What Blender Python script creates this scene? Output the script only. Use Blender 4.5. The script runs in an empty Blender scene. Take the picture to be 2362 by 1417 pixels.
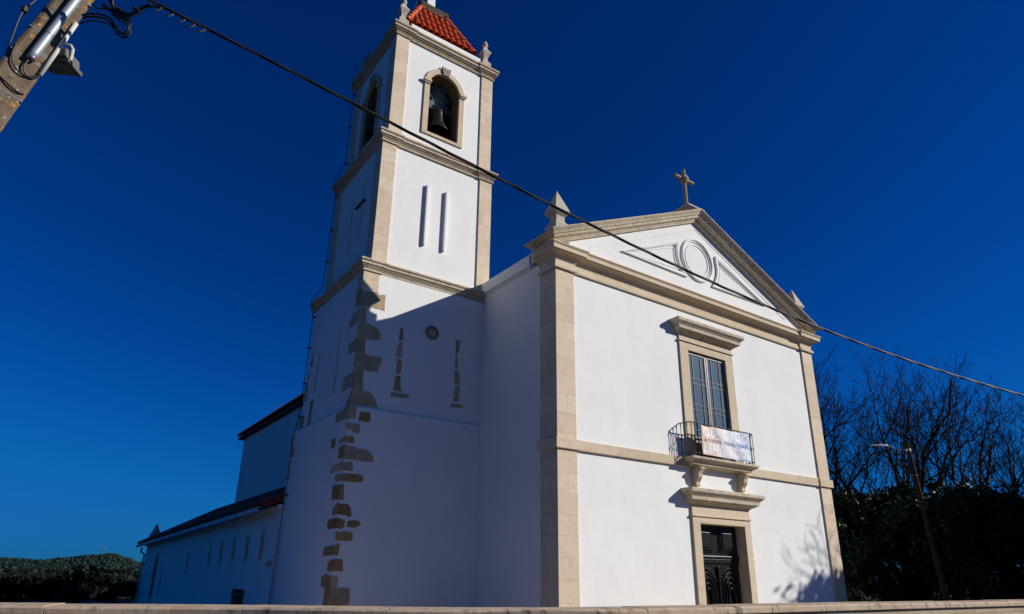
import bpy, bmesh, math, random
from mathutils import Vector, Matrix, geometry, noise

# ------------------------------------------------------------------ camera, sky, sun, exposure
scene = bpy.context.scene
COL = scene.collection
EYE = Vector((-8.4916, -10.4949, 1.8))
YAW, PITCH, ROLL = math.radians(34.85), math.radians(19.6), math.radians(0.83)
cam_data = bpy.data.cameras.new('camera')
cam_data.sensor_width = 36.0
cam_data.lens = 1500.0 * 36.0 / 2362.0
cam_data.shift_y = (788.0 - 708.5) / 2362.0
cam_data.clip_start = 0.05
cam_data.clip_end = 8000
cam = bpy.data.objects.new('camera', cam_data)
COL.objects.link(cam)
fwd = Vector((math.sin(YAW) * math.cos(PITCH), math.cos(YAW) * math.cos(PITCH), math.sin(PITCH)))
rgt = Vector((math.cos(YAW), -math.sin(YAW), 0))
upv = rgt.cross(fwd)
r2 = rgt * math.cos(ROLL) + upv * math.sin(ROLL)
u2 = -rgt * math.sin(ROLL) + upv * math.cos(ROLL)
mw = Matrix.Identity(4)
for i in range(3):
    mw[i][0], mw[i][1], mw[i][2], mw[i][3] = r2[i], u2[i], -fwd[i], EYE[i]
cam.matrix_world = mw
scene.camera = cam

SUN_TO = Vector((1.25, -1.0, 0.78)).normalized()          # towards the sun
SUN_EL = math.asin(SUN_TO.z)
SUN_AZ = math.atan2(SUN_TO.x, SUN_TO.y)                    # clockwise from +Y
world = bpy.data.worlds.new('World')
scene.world = world
world.use_nodes = True
wn, wl = world.node_tree.nodes, world.node_tree.links
wn.clear()
w_out = wn.new('ShaderNodeOutputWorld')
w_bg = wn.new('ShaderNodeBackground')
w_sky = wn.new('ShaderNodeTexSky')
w_sky.sky_type = 'NISHITA'
w_sky.sun_disc = False
w_sky.sun_elevation = SUN_EL
w_sky.sun_rotation = SUN_AZ
w_sky.altitude = 150
w_sky.air_density = 1.0
w_sky.dust_density = 0.25
w_sky.ozone_density = 3.0
w_sep = wn.new('ShaderNodeSeparateColor')               # deep polarised winter sky: one power curve per channel
w_com = wn.new('ShaderNodeCombineColor')
wl.new(w_sky.outputs['Color'], w_sep.inputs[0])
for i, (pw, gain) in enumerate(((2.0, 0.0035), (1.32, 0.160), (1.30, 0.425))):
    w_s = wn.new('ShaderNodeMath')                            # keeps the horizon band from washing out
    w_s.operation = 'SMOOTH_MIN'
    w_s.inputs[1].default_value = (5.2, 5.0, 6.0)[i]
    w_s.inputs[2].default_value = 2.0
    wl.new(w_sep.outputs[i], w_s.inputs[0])
    w_p = wn.new('ShaderNodeMath')
    w_p.operation = 'POWER'
    w_p.inputs[1].default_value = pw
    w_m = wn.new('ShaderNodeMath')
    w_m.operation = 'MULTIPLY'
    w_m.inputs[1].default_value = gain
    wl.new(w_s.outputs[0], w_p.inputs[0])
    wl.new(w_p.outputs[0], w_m.inputs[0])
    wl.new(w_m.outputs[0], w_com.inputs[i])
wl.new(w_com.outputs[0], w_bg.inputs['Color'])
w_bg.inputs['Strength'].default_value = 0.1
wl.new(w_bg.outputs[0], w_out.inputs[0])

sun_data = bpy.data.lights.new('sun', 'SUN')
sun_data.energy = 5.0
sun_data.angle = math.radians(0.53)
sun_data.color = (1.0, 0.955, 0.89)
sun = bpy.data.objects.new('sun', sun_data)
sun.rotation_euler = (-SUN_TO).to_track_quat('-Z', 'Y').to_euler()
sun.location = (30, -30, 40)
COL.objects.link(sun)

scene.view_settings.view_transform = 'Standard'
scene.view_settings.look = 'None'
scene.view_settings.exposure = 0.0
scene.view_settings.gamma = 1.0
scene.view_settings.use_curve_mapping = False

# ------------------------------------------------------------------ helpers
rng = random.Random(7)


class MB:
    """collects shapes in world metres; build() links them as ONE mesh object"""

    def __init__(self):
        self.bm = bmesh.new()

    def ring(self, pts):
        return [self.bm.verts.new(p) for p in pts]

    def face(self, vs):
        try:
            return self.bm.faces.new(vs)
        except ValueError:
            return None

    def loft(self, rings, closed_ring=True, caps=True, closed_path=False):
        R = [self.ring(r) for r in rings]
        n = len(R[0])
        m = len(R)
        for i in range(m if closed_path else m - 1):
            a, b = R[i], R[(i + 1) % m]
            for j in range(n if closed_ring else n - 1):
                k = (j + 1) % n
                self.face([a[j], a[k], b[k], b[j]])
        if caps and not closed_path:
            self.face(list(reversed(R[0])))
            self.face(R[-1])
        return self

    def box(self, x0, x1, y0, y1, z0, z1):
        return self.loft([[(x0, y0, z0), (x1, y0, z0), (x1, y1, z0), (x0, y1, z0)],
                          [(x0, y0, z1), (x1, y0, z1), (x1, y1, z1), (x0, y1, z1)]])

    def plate(self, outer, d0, d1, holes=(), plane='F'):
        def f(u, v, d):
            return {'F': (u, d, v), 'L': (d, u, v), 'Z': (u, v, d)}[plane]
        loops = [list(outer)] + [list(h) for h in holes]
        flat = [p for l in loops for p in l]
        tris = geometry.tessellate_polygon([[Vector((p[0], p[1], 0)) for p in l] for l in loops])
        A = self.ring([f(p[0], p[1], d0) for p in flat])
        B = self.ring([f(p[0], p[1], d1) for p in flat])
        for t in tris:
            self.face([A[i] for i in t])
            self.face([B[i] for i in reversed(t)])
        o = 0
        for l in loops:
            n = len(l)
            for i in range(n):
                j = (i + 1) % n
                self.face([A[o + i], A[o + j], B[o + j], B[o + i]])
            o += n
        return self

    def sweep(self, path, prof, closed=False, mapf=None):
        """prof = closed polygon of (p, w): p = offset to the right of the path, w = the third axis"""
        mapf = mapf or (lambda u, v, w: (u, v, w))
        n = len(path)
        rings = []
        for i in range(n):
            def nrm(a, b):
                d = Vector((b[0] - a[0], b[1] - a[1]))
                d.normalize()
                return Vector((d.y, -d.x))
            if closed or 0 < i < n - 1:
                n1 = nrm(path[i - 1], path[i])
                n2 = nrm(path[i], path[(i + 1) % n])
                m = (n1 + n2) / max(0.25, 1 + n1.dot(n2))
            elif i == 0:
                m = nrm(path[0], path[1])
            else:
                m = nrm(path[-2], path[-1])
            rings.append([mapf(path[i][0] + m.x * p, path[i][1] + m.y * p, w) for p, w in prof])
        return self.loft(rings, closed_path=closed)

    def tube(self, pts, r, n=6, caps=True):
        pts = [Vector(p) for p in pts]
        rs = r if isinstance(r, (list, tuple)) else [r] * len(pts)
        rings = []
        prev = None
        for i, p in enumerate(pts):
            t = (pts[min(i + 1, len(pts) - 1)] - pts[max(i - 1, 0)]).normalized()
            if prev is None:
                a = Vector((0, 0, 1)) if abs(t.z) < 0.9 else Vector((1, 0, 0))
                u = t.cross(a).normalized()
            else:
                u = prev - t * prev.dot(t)
                u = u.normalized() if u.length > 1e-6 else t.orthogonal().normalized()
            prev = u
            v = t.cross(u)
            rings.append([p + (u * math.cos(2 * math.pi * k / n) + v * math.sin(2 * math.pi * k / n)) * rs[i]
                          for k in range(n)])
        return self.loft(rings, caps=caps)

    def lathe(self, prof, c, n=4, rot=None):
        """prof = [(half width, z)]; n=4 gives a square section with that half width"""
        rot = math.pi / 4 if rot is None else rot
        k = math.sqrt(2) if n == 4 else 1
        rings = [[(c[0] + r * k * math.cos(rot + 2 * math.pi * j / n), c[1] + r * k * math.sin(rot + 2 * math.pi * j / n), c[2] + z)
                  for j in range(n)] for r, z in prof]
        return self.loft(rings)

    def build(self, name, mat, parent=None, bevel=0, smooth=False, label=None):
        bm = self.bm
        bmesh.ops.recalc_face_normals(bm, faces=bm.faces[:])
        root = parent
        while root is not None and root.parent is not None:
            root = root.parent
        if root is not None:
            bmesh.ops.translate(bm, verts=bm.verts[:], vec=-Vector(root.location))
        me = bpy.data.meshes.new(name)
        bm.to_mesh(me)
        bm.free()
        if smooth:
            me.polygons.foreach_set('use_smooth', [True] * len(me.polygons))
        me.materials.append(mat)
        o = bpy.data.objects.new(name, me)
        COL.objects.link(o)
        if parent is not None:
            o.parent = parent
        if bevel:
            b = o.modifiers.new('edge_wear', 'BEVEL')
            b.width = bevel
            b.segments = 2
            b.limit_method = 'ANGLE'
            b.angle_limit = math.radians(35)
        if label:
            o['label'] = label
        return o


def tag(o, label=None, cat=None, group=None, kind=None):
    if label: o['label'] = label
    if cat: o['category'] = cat
    if group: o['group'] = group
    if kind: o['kind'] = kind
    return o


def thing(name, label, cat, loc=(0, 0, 0), group=None):
    o = bpy.data.objects.new(name, None)
    o.empty_display_size = 0.3
    o.location = loc
    COL.objects.link(o)
    return tag(o, label, cat, group)


def dup(root, loc, rotz=0.0, scale=1.0, label=None):
    r = root.copy()
    COL.objects.link(r)
    r.location = loc
    r.rotation_euler = (0, 0, rotz)
    r.scale = (scale, scale, scale) if not isinstance(scale, tuple) else scale
    if label: r['label'] = label
    for ch in list(root.children):
        c = ch.copy()
        COL.objects.link(c)
        c.parent = r
        for g in ch.children:
            d = g.copy()
            COL.objects.link(d)
            d.parent = c
    return r


def arc(cx, cz, r, a0, a1, n):
    return [(cx + r * math.cos(a0 + (a1 - a0) * i / n), cz + r * math.sin(a0 + (a1 - a0) * i / n)) for i in range(n + 1)]


# ------------------------------------------------------------------ materials (all procedural)
class NT:
    def __init__(self, name):
        self.m = bpy.data.materials.new(name)
        self.m.use_nodes = True
        self.n = self.m.node_tree.nodes
        self.l = self.m.node_tree.links
        self.b = self.n['Principled BSDF']
        tc = self.n.new('ShaderNodeTexCoord')
        self.co = tc.outputs['Object']

    def mapping(self, scale=(1, 1, 1), rot=(0, 0, 0)):
        mp = self.n.new('ShaderNodeMapping')
        mp.inputs['Scale'].default_value = scale
        mp.inputs['Rotation'].default_value = rot
        self.l.new(self.co, mp.inputs['Vector'])
        return mp.outputs[0]

    def noise(self, scale, detail=4, rough=0.55, vec=None):
        t = self.n.new('ShaderNodeTexNoise')
        t.inputs['Scale'].default_value = scale
        t.inputs['Detail'].default_value = detail
        t.inputs['Roughness'].default_value = rough
        self.l.new(vec or self.co, t.inputs['Vector'])
        return t.outputs['Fac']

    def ramp(self, fac, stops):
        r = self.n.new('ShaderNodeValToRGB')
        e = r.color_ramp.elements
        while len(e) < len(stops):
            e.new(0.5)
        for el, (p, c) in zip(e, stops):
            el.position = p
            el.color = c if len(c) == 4 else (*c, 1)
        self.l.new(fac, r.inputs[0])
        return r.outputs[0]

    def mix(self, fac, a, b, mode='MIX'):
        x = self.n.new('ShaderNodeMix')
        x.data_type = 'RGBA'
        x.blend_type = mode
        for s, v in ((0, fac), (6, a), (7, b)):
            if hasattr(v, 'is_linked') or hasattr(v, 'node'):
                self.l.new(v, x.inputs[s])
            elif s == 0:
                x.inputs[0].default_value = v
            else:
                x.inputs[s].default_value = (*v, 1) if len(v) == 3 else v
        return x.outputs[2]

    def math(self, op, a, b=0.0):
        x = self.n.new('ShaderNodeMath')
        x.operation = op
        for i, v in enumerate((a, b)):
            if hasattr(v, 'node'):
                self.l.new(v, x.inputs[i])
            else:
                x.inputs[i].default_value = v
        return x.outputs[0]

    def bump(self, h, strength=0.3, dist=0.02, prev=None):
        b = self.n.new('ShaderNodeBump')
        b.inputs['Strength'].default_value = strength
        b.inputs['Distance'].default_value = dist
        self.l.new(h, b.inputs['Height'])
        if prev is not None:
            self.l.new(prev, b.inputs['Normal'])
        return b.outputs[0]

    def done(self, col=None, rough=0.8, normal=None, spec=0.3, metal=0.0):
        if col is not None:
            if hasattr(col, 'node'):
                self.l.new(col, self.b.inputs['Base Color'])
            else:
                self.b.inputs['Base Color'].default_value = (*col, 1)
        if hasattr(rough, 'node'):
            self.l.new(rough, self.b.inputs['Roughness'])
        else:
            self.b.inputs['Roughness'].default_value = rough
        if normal is not None:
            self.l.new(normal, self.b.inputs['Normal'])
        self.b.inputs['Specular IOR Level'].default_value = spec
        self.b.inputs['Metallic'].default_value = metal
        return self.m


def m_plaster(name, base=(0.80, 0.795, 0.76)):
    t = NT(name)
    big = t.noise(0.7, 5, 0.6)
    mid = t.noise(5.0, 6, 0.65)
    col = t.mix(t.ramp(big, [(0.35, (0, 0, 0)), (0.7, (1, 1, 1))]), base, tuple(c * 0.93 for c in base))
    streak = t.noise(1.0, 5, 0.6, t.mapping((7, 7, 0.35)))
    col = t.mix(t.ramp(streak, [(0.58, (0, 0, 0)), (0.8, (0.55, 0.55, 0.55))]), col, (base[0] * 0.9, base[1] * 0.895, base[2] * 0.87))
    spot = t.noise(16, 3, 0.5)
    col = t.mix(t.ramp(spot, [(0.74, (0, 0, 0)), (0.8, (0.35, 0.35, 0.35))]), col, (0.55, 0.54, 0.5))
    trowel = t.noise(2.2, 3, 0.5)
    fine = t.noise(38, 5, 0.7)
    dent = t.noise(7, 2, 0.4)
    n = t.bump(trowel, 0.20, 0.04)
    n = t.bump(dent, 0.14, 0.015, n)
    n = t.bump(fine, 0.12, 0.005, n)
    return t.done(col, 0.9, n, 0.15)


def m_blocks(name, c1=(0.69, 0.575, 0.435), c2=(0.60, 0.485, 0.35), rows=0.42, width=0.66, mortar=0.004, lichen=0.0):
    t = NT(name)
    sx = t.n.new('ShaderNodeSeparateXYZ')
    t.l.new(t.co, sx.inputs[0])
    u = t.math('ADD', sx.outputs[0], sx.outputs[1])
    cx = t.n.new('ShaderNodeCombineXYZ')
    t.l.new(u, cx.inputs[0])
    t.l.new(sx.outputs[2], cx.inputs[1])
    br = t.n.new('ShaderNodeTexBrick')
    t.l.new(cx.outputs[0], br.inputs['Vector'])
    br.offset = 0.37
    br.inputs['Scale'].default_value = 1.0
    br.inputs['Brick Width'].default_value = width
    br.inputs['Row Height'].default_value = rows
    br.inputs['Mortar Size'].default_value = mortar
    br.inputs['Mortar Smooth'].default_value = 0.2
    br.inputs['Color1'].default_value = (*c1, 1)
    br.inputs['Color2'].default_value = (*c2, 1)
    br.inputs['Mortar'].default_value = (*(c * 0.68 for c in c2), 1)
    mott = t.noise(5.5, 6, 0.65)
    col = t.mix(t.ramp(mott, [(0.3, (0.72, 0.69, 0.64)), (0.55, (1, 1, 1)), (0.8, (1.12, 1.06, 0.97))]), br.outputs['Color'], br.outputs['Color'])
    x = t.mix(1.0, br.outputs['Color'], t.ramp(mott, [(0.28, (0.86, 0.84, 0.80)), (0.5, (1, 1, 1)), (0.8, (1.06, 1.03, 0.98))]), 'MULTIPLY')
    vein = t.noise(2.0, 6, 0.7, t.mapping((1, 1, 4)))
    x = t.mix(t.ramp(vein, [(0.55, (0, 0, 0)), (0.72, (0.5, 0.5, 0.5))]), x, (0.50, 0.33, 0.19))
    pit = t.noise(30, 4, 0.7)
    x = t.mix(t.ramp(pit, [(0.72, (0, 0, 0)), (0.77, (0.7, 0.7, 0.7))]), x, (0.16, 0.13, 0.10))
    if lichen:
        li = t.noise(9, 6, 0.75)
        x = t.mix(t.ramp(li, [(0.60 - lichen, (0, 0, 0)), (0.72 - lichen, (0.85, 0.85, 0.85))]), x, (0.20, 0.185, 0.155))
    n = t.bump(br.outputs['Fac'], -0.5, 0.008)
    n = t.bump(t.noise(22, 6, 0.7), 0.35, 0.012, n)
    return t.done(x, 0.85, n, 0.2)


def m_simple(name, c1, c2, scale=6, rough=0.8, bump=0.2, spec=0.3, metal=0.0, dist=0.01, stretch=None):
    t = NT(name)
    f = t.noise(scale, 6, 0.65, t.mapping(stretch) if stretch else None)
    col = t.mix(t.ramp(f, [(0.3, (0, 0, 0)), (0.7, (1, 1, 1))]), c1, c2)
    n = t.bump(t.noise(scale * 4, 5, 0.65), bump, dist) if bump else None
    return t.done(col, rough, n, spec, metal)


M = {}
M['plaster'] = m_plaster('white_plaster')
M['block'] = m_blocks('limestone_blocks')
M['trim'] = m_blocks('limestone_trim', (0.64, 0.525, 0.38), (0.55, 0.44, 0.31), rows=3.0, width=1.15, mortar=0.003)
M['trimw'] = m_blocks('weathered_limestone', (0.57, 0.48, 0.36), (0.48, 0.40, 0.295), rows=3.0, width=0.95, mortar=0.004, lichen=0.075)
M['fin'] = m_simple('finial_stone', (0.50, 0.45, 0.37), (0.36, 0.32, 0.26), 9, 0.85, 0.4)
M['stone'] = m_simple('exposed_stone', (0.58, 0.49, 0.36), (0.40, 0.32, 0.21), 4, 0.9, 0.9, 0.15, 0, 0.02)
M['ochre'] = m_simple('ochre_stone', (0.47, 0.32, 0.155), (0.29, 0.19, 0.085), 5, 0.9, 0.9, 0.15, 0, 0.02)
for k_ in ('stone', 'ochre'):                                  # every bare stone has a tone of its own
    nt_ = M[k_].node_tree
    inp_ = nt_.nodes['Principled BSDF'].inputs['Base Color']
    src_ = inp_.links[0].from_socket
    oi_ = nt_.nodes.new('ShaderNodeObjectInfo')
    rp_ = nt_.nodes.new('ShaderNodeValToRGB')
    rp_.color_ramp.elements[0].color = (0.72, 0.66, 0.58, 1)
    rp_.color_ramp.elements[1].color = (1.08, 1.04, 1.0, 1)
    mx_ = nt_.nodes.new('ShaderNodeMix')
    mx_.data_type = 'RGBA'
    mx_.blend_type = 'MULTIPLY'
    mx_.inputs[0].default_value = 1.0
    nt_.links.new(oi_.outputs['Random'], rp_.inputs[0])
    nt_.links.new(src_, mx_.inputs[6])
    nt_.links.new(rp_.outputs[0], mx_.inputs[7])
    nt_.links.new(mx_.outputs[2], inp_)
M['tile'] = m_simple('clay_tile', (0.64, 0.13, 0.04), (0.48, 0.085, 0.025), 7, 0.75, 0.3)
M['oldtile'] = m_simple('old_clay_tile', (0.25, 0.055, 0.026), (0.15, 0.036, 0.02), 5, 0.85, 0.3)
M['cap'] = m_simple('dark_cement', (0.085, 0.06, 0.034), (0.05, 0.036, 0.022), 6, 0.9, 0.3)
M['white'] = m_simple('white_paint', (0.80, 0.80, 0.79), (0.74, 0.74, 0.72), 4, 0.5, 0.05)
M['gutter'] = m_simple('pale_metal_gutter', (0.45, 0.46, 0.47), (0.36, 0.37, 0.38), 4, 0.5, 0.05)
M['iron'] = m_simple('black_iron', (0.02, 0.019, 0.02), (0.035, 0.03, 0.028), 20, 0.5, 0.2, 0.4)
M['rubber'] = m_simple('black_cable', (0.012, 0.012, 0.013), (0.022, 0.021, 0.02), 30, 0.55, 0.2, 0.4)
M['frame'] = m_simple('taupe_window_paint', (0.175, 0.155, 0.135), (0.14, 0.125, 0.11), 12, 0.45, 0.1, 0.4)
M['bronze'] = m_simple('bell_bronze', (0.055, 0.04, 0.027), (0.03, 0.027, 0.021), 8, 0.45, 0.2, 0.5, 0.7)
M['verd'] = m_simple('teal_yoke_paint', (0.075, 0.14, 0.125), (0.045, 0.085, 0.08), 10, 0.6, 0.3)
M['steel'] = m_simple('steel_rod', (0.55, 0.53, 0.48), (0.42, 0.40, 0.36), 20, 0.4, 0.1, 0.5, 0.6)
M['belfry'] = m_simple('darkened_belfry_stone', (0.22, 0.15, 0.085), (0.13, 0.09, 0.055), 3, 0.9, 0.4)  # shade of the belfry reveals put into a darker brown than the trim
M['door'] = m_simple('black_lacquered_wood', (0.004, 0.0032, 0.0028), (0.008, 0.006, 0.0045), 3, 0.30, 0.12, 0.32, 0, 0.004, (14, 14, 0.7))
M['concrete'] = None
M['galv'] = m_simple('galvanised_pipe', (0.40, 0.43, 0.46), (0.28, 0.30, 0.33), 9, 0.58, 0.1, 0.5, 0.55)
M['pvc'] = m_simple('white_pvc_pipe', (0.62, 0.61, 0.55), (0.54, 0.53, 0.48), 7, 0.45, 0.05)
M['lampgrey'] = m_simple('grey_lamp_housing', (0.13, 0.14, 0.13), (0.10, 0.105, 0.10), 10, 0.5, 0.05)
M['bark'] = m_simple('dark_bark', (0.014, 0.010, 0.008), (0.008, 0.006, 0.005), 9, 0.95, 0.4, 0.1)
M['wood'] = m_simple('old_pole_wood', (0.030, 0.022, 0.015), (0.017, 0.013, 0.010), 5, 0.9, 0.5, 0.15, 0, 0.02, (5, 5, 0.6))


def m_leaf(name, c1, c2):
    t = NT(name)
    oi = t.n.new('ShaderNodeObjectInfo')
    f = t.noise(0.9, 3, 0.6)
    col = t.mix(t.ramp(f, [(0.35, (0, 0, 0)), (0.68, (1, 1, 1))]), c1, c2)
    g = t.n.new('ShaderNodeNewGeometry')
    col = t.mix(g.outputs['Random Per Island'], col, tuple(c * 0.45 for c in c1))
    return t.done(col, 0.55, None, 0.25)


M['leaf'] = m_leaf('evergreen_leaf', (0.012, 0.028, 0.007), (0.028, 0.048, 0.011))
M['leafh'] = m_leaf('hill_leaf', (0.007, 0.020, 0.012), (0.014, 0.032, 0.013))
M['leafd'] = m_leaf('dark_scrub_leaf', (0.011, 0.021, 0.009), (0.024, 0.030, 0.013))


def m_glass():
    t = NT('window_glass')
    f = t.noise(1.4, 2, 0.5)
    col = t.mix(f, (0.075, 0.12, 0.165), (0.11, 0.16, 0.21))
    return t.done(col, 0.12, t.bump(t.noise(2.5, 2, 0.5), 0.06, 0.02), 0.5)


M['glass'] = m_glass()
M['darkfill'] = m_simple('dark_opening', (0.012, 0.011, 0.010), (0.02, 0.018, 0.015), 4, 0.35, 0.0)  # near-black in place of the unlit space behind the openings


def m_concrete():
    t = NT('lichen_concrete')
    f = t.noise(14, 6, 0.7)
    col = t.mix(t.ramp(f, [(0.3, (0, 0, 0)), (0.7, (1, 1, 1))]), (0.19, 0.145, 0.10), (0.095, 0.07, 0.05))
    li = t.noise(18, 5, 0.7)
    col = t.mix(t.ramp(li, [(0.56, (0, 0, 0)), (0.64, (1, 1, 1))]), col, (0.36, 0.16, 0.025))
    wl_ = t.noise(33, 3, 0.6)
    col = t.mix(t.ramp(wl_, [(0.64, (0, 0, 0)), (0.68, (1, 1, 1))]), col, (0.50, 0.48, 0.38))
    bl = t.noise(26, 4, 0.6)
    col = t.mix(t.ramp(bl, [(0.30, (1, 1, 1)), (0.36, (0, 0, 0))]), col, (0.035, 0.03, 0.025))
    n = t.bump(t.noise(50, 6, 0.75), 0.7, 0.01)
    n = t.bump(f, 0.4, 0.01, n)
    return t.done(col, 0.92, n, 0.15)


M['concrete'] = m_concrete()


def m_coping():
    t = NT('coping_stone')
    f = t.noise(4, 6, 0.65)
    col = t.mix(t.ramp(f, [(0.3, (0, 0, 0)), (0.7, (1, 1, 1))]), (0.54, 0.43, 0.31), (0.42, 0.315, 0.215))
    o = t.noise(1.5, 5, 0.6)
    col = t.mix(t.ramp(o, [(0.5, (0, 0, 0)), (0.7, (0.6, 0.6, 0.6))]), col, (0.42, 0.24, 0.12))
    drip = t.noise(1.0, 6, 0.7, t.mapping((9, 9, 2.0)))
    gate = t.noise(2.3, 4, 0.6)
    dd = t.math('MULTIPLY', t.ramp(drip, [(0.5, (0, 0, 0)), (0.62, (1, 1, 1))]), t.ramp(gate, [(0.47, (0, 0, 0)), (0.56, (0.9, 0.9, 0.9))]))
    col = t.mix(dd, col, (0.075, 0.062, 0.05))
    pit = t.noise(40, 4, 0.7)
    col = t.mix(t.ramp(pit, [(0.68, (0, 0, 0)), (0.73, (0.8, 0.8, 0.8))]), col, (0.12, 0.10, 0.08))
    n = t.bump(t.noise(16, 6, 0.7), 0.45, 0.012)
    return t.done(col, 0.88, n, 0.2)


M['coping'] = m_coping()
M['wallblock'] = m_blocks('wall_blocks', (0.46, 0.36, 0.25), (0.36, 0.275, 0.19), rows=0.3, width=0.75, mortar=0.008)
M['ground'] = m_simple('pale_gravel', (0.44, 0.375, 0.275), (0.34, 0.285, 0.205), 3, 0.95, 0.6, 0.1, 0, 0.03)
M['soil'] = m_simple('dry_grass_soil', (0.020, 0.026, 0.011), (0.013, 0.018, 0.008), 0.3, 0.95, 0.4, 0.1, 0, 0.05)


def m_hill():
    t = NT('hill_scrub')
    f = t.noise(0.02, 8, 0.65)
    col = t.mix(t.ramp(f, [(0.42, (0, 0, 0)), (0.6, (1, 1, 1))]), (0.010, 0.022, 0.011), (0.022, 0.040, 0.014))
    p = t.noise(0.012, 5, 0.6)
    col = t.mix(t.ramp(p, [(0.6, (0, 0, 0)), (0.66, (1, 1, 1))]), col, (0.040, 0.062, 0.018))
    return t.done(col, 0.95, t.bump(t.noise(0.25, 6, 0.7), 1.0, 2.0), 0.05)


M['hill'] = m_hill()

# ------------------------------------------------------------------ the setting: ground, hill
def grid_sheet(name, xs, ys, hf, mat):
    m = MB()
    V = [[m.bm.verts.new((x, y, hf(x, y))) for x in xs] for y in ys]
    for j in range(len(ys) - 1):
        for i in range(len(xs) - 1):
            m.bm.faces.new([V[j][i], V[j][i + 1], V[j + 1][i + 1], V[j + 1][i]])
    return tag(m.build(name, mat, smooth=True), kind='structure')


g = MB()
g.plate([(-4000, -4000), (4000, -4000), (4000, 4000), (-4000, 4000)], -0.3, -0.012, plane='Z')
tag(g.build('ground', M['soil']), kind='structure')
g = MB()
g.plate([(-9.2, -1.0), (-5.3, -3.0), (-3, -3.9), (2.4, -4.3), (9, -4.7), (24, -5.5), (24, 3), (13, 30), (-9, 36)], -0.1, 0.0, plane='Z')
tag(g.build('churchyard', M['ground']), kind='structure')
g = MB()
g.plate([(-60, -4), (-9.2, -1.45), (-5.4, -3.45), (-3, -4.4), (2.4, -4.8), (9, -5.2), (60, -8), (60, -16), (-60, -16)], -0.1, -0.004, plane='Z')
tag(g.build('road', m_simple('asphalt', (0.06, 0.058, 0.055), (0.045, 0.044, 0.043), 30, 0.9, 0.5)), kind='structure')

AZ = [-0.9, -0.45, -0.2, -0.0287, 0.0136, 0.035, 0.0569, 0.0844, 0.100, 0.1175, 0.16, 0.3, 0.6, 1.2]
EL = [0.016, 0.012, 0.009, 0.0074, 0.0058, 0.0085, 0.0115, 0.0135, 0.009, 0.0045, 0.006, 0.012, 0.012, 0.008]


def hill_el(a):
    for i in range(len(AZ) - 1):
        if AZ[i] <= a <= AZ[i + 1]:
            k = (a - AZ[i]) / (AZ[i + 1] - AZ[i])
            k = k * k * (3 - 2 * k)
            return EL[i] + (EL[i + 1] - EL[i]) * k
    return 0.008


def hill_z(a, r):
    t = max(0.0, min(1.0, (r - 230) / 420.0))
    top = 1.8 + hill_el(a) * 650
    z = -0.5 + (top + 0.5) * (t ** 1.15)
    if r > 650:
        z = top - (r - 650) * 0.03
    p = Vector((math.sin(a) * r * 0.02, math.cos(a) * r * 0.02, 0))
    return z + noise.noise(p * 1.3) * 1.6 * t


h = MB()
azs = [-0.9 + 2.1 * i / 240 for i in range(241)]
rs = [225 + 14 * i for i in range(50)]
V = [[h.bm.verts.new((EYE.x + math.sin(a) * r, EYE.y + math.cos(a) * r, hill_z(a, r))) for a in azs] for r in rs]
for j in range(len(rs) - 1):
    for i in range(len(azs) - 1):
        h.bm.faces.new([V[j][i], V[j][i + 1], V[j + 1][i + 1], V[j + 1][i]])
tag(h.build('hills', M['hill'], smooth=True), kind='structure')

# ------------------------------------------------------------------ THE CHURCH
church = thing('church', 'white plastered church with stone pediment, balcony and dark double door', 'church', (5.15, 0, 0))
W = 10.3
CX = 5.15
WY = 0.045                                                     # plaster sits back from the pilaster face
m = MB()
m.plate([(0.02, 0), (10.28, 0), (10.28, 8.5), (0.02, 8.5)], WY, 0.62,
        [[(4.25, 4.40), (6.05, 4.40), (6.05, 7.5), (4.25, 7.5)], [(4.2, 0.02), (6.12, 0.02), (6.12, 3.2), (4.2, 3.2)]])
m.build('facade_wall', M['plaster'], church)
m = MB()
m.box(0.03, 10.27, 0.62, 28.0, 0, 8.75)
m.build('nave_wall', M['plaster'], church)
m = MB()                                                       # white parapet band along the side
m.plate([(0.92, 8.78), (1.0, 8.74), (27.6, 8.74), (27.6, 9.16), (0.62, 9.16), (0.62, 8.90), (0.92, 8.90)], 0.0, 0.5, plane='L')
m.box(-0.045, 0.0, 0.95, 27.5, 8.80, 9.12)
m.build('parapet', M['plaster'], church, bevel=0.02)
m = MB()                                                       # nave roof: gable with its ridge along the nave
m.loft([[(0.4, 0.6, 8.8), (9.9, 0.6, 8.8), (CX, 0.6, 10.75)], [(0.4, 28.2, 8.8), (9.9, 28.2, 8.8), (CX, 28.2, 10.75)]])
m.build('nave_roof', M['tile'], church)
# eave of the far end of the nave, as seen left of the tower
m = MB()
for i in range(58):
    y = 17.0 + 0.2 * i
    m.tube([(-0.28, y, 8.93), (0.6, y, 9.38)], 0.085, 6)
m.box(-0.2, 0.6, 16.9, 28.5, 8.70, 8.84)
m.build('nave_eave', M['oldtile'], church)

for (x0, x1) in ((0.0, 0.54), (9.74, 10.28)):                  # corner pilasters with a base band
    m = MB()
    m.box(x0, x1, 0.0, 0.58, 0.0, 4.27)
    m.box(x0, x1, 0.0, 0.58, 4.49, 8.42)
    m.build('pilaster', M['block'], church, bevel=0.008)
m = MB()                                                       # string course, breaking round the pilasters
path = [(0, .62), (0, 0), (.56, 0), (.56, .035), (4.05, .035)]
prof = [(-0.03, 4.27), (0.05, 4.27), (0.055, 4.29), (0.055, 4.49), (-0.03, 4.49)]
m.sweep(path, prof)
m.build('string_course', M['trim'], church, bevel=0.006)
m = MB()
m.sweep([(6.25, .035), (9.72, .035), (9.72, 0), (10.28, 0), (10.28, .62)], prof)
m.build('string_course', M['trim'], church, bevel=0.006)

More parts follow.
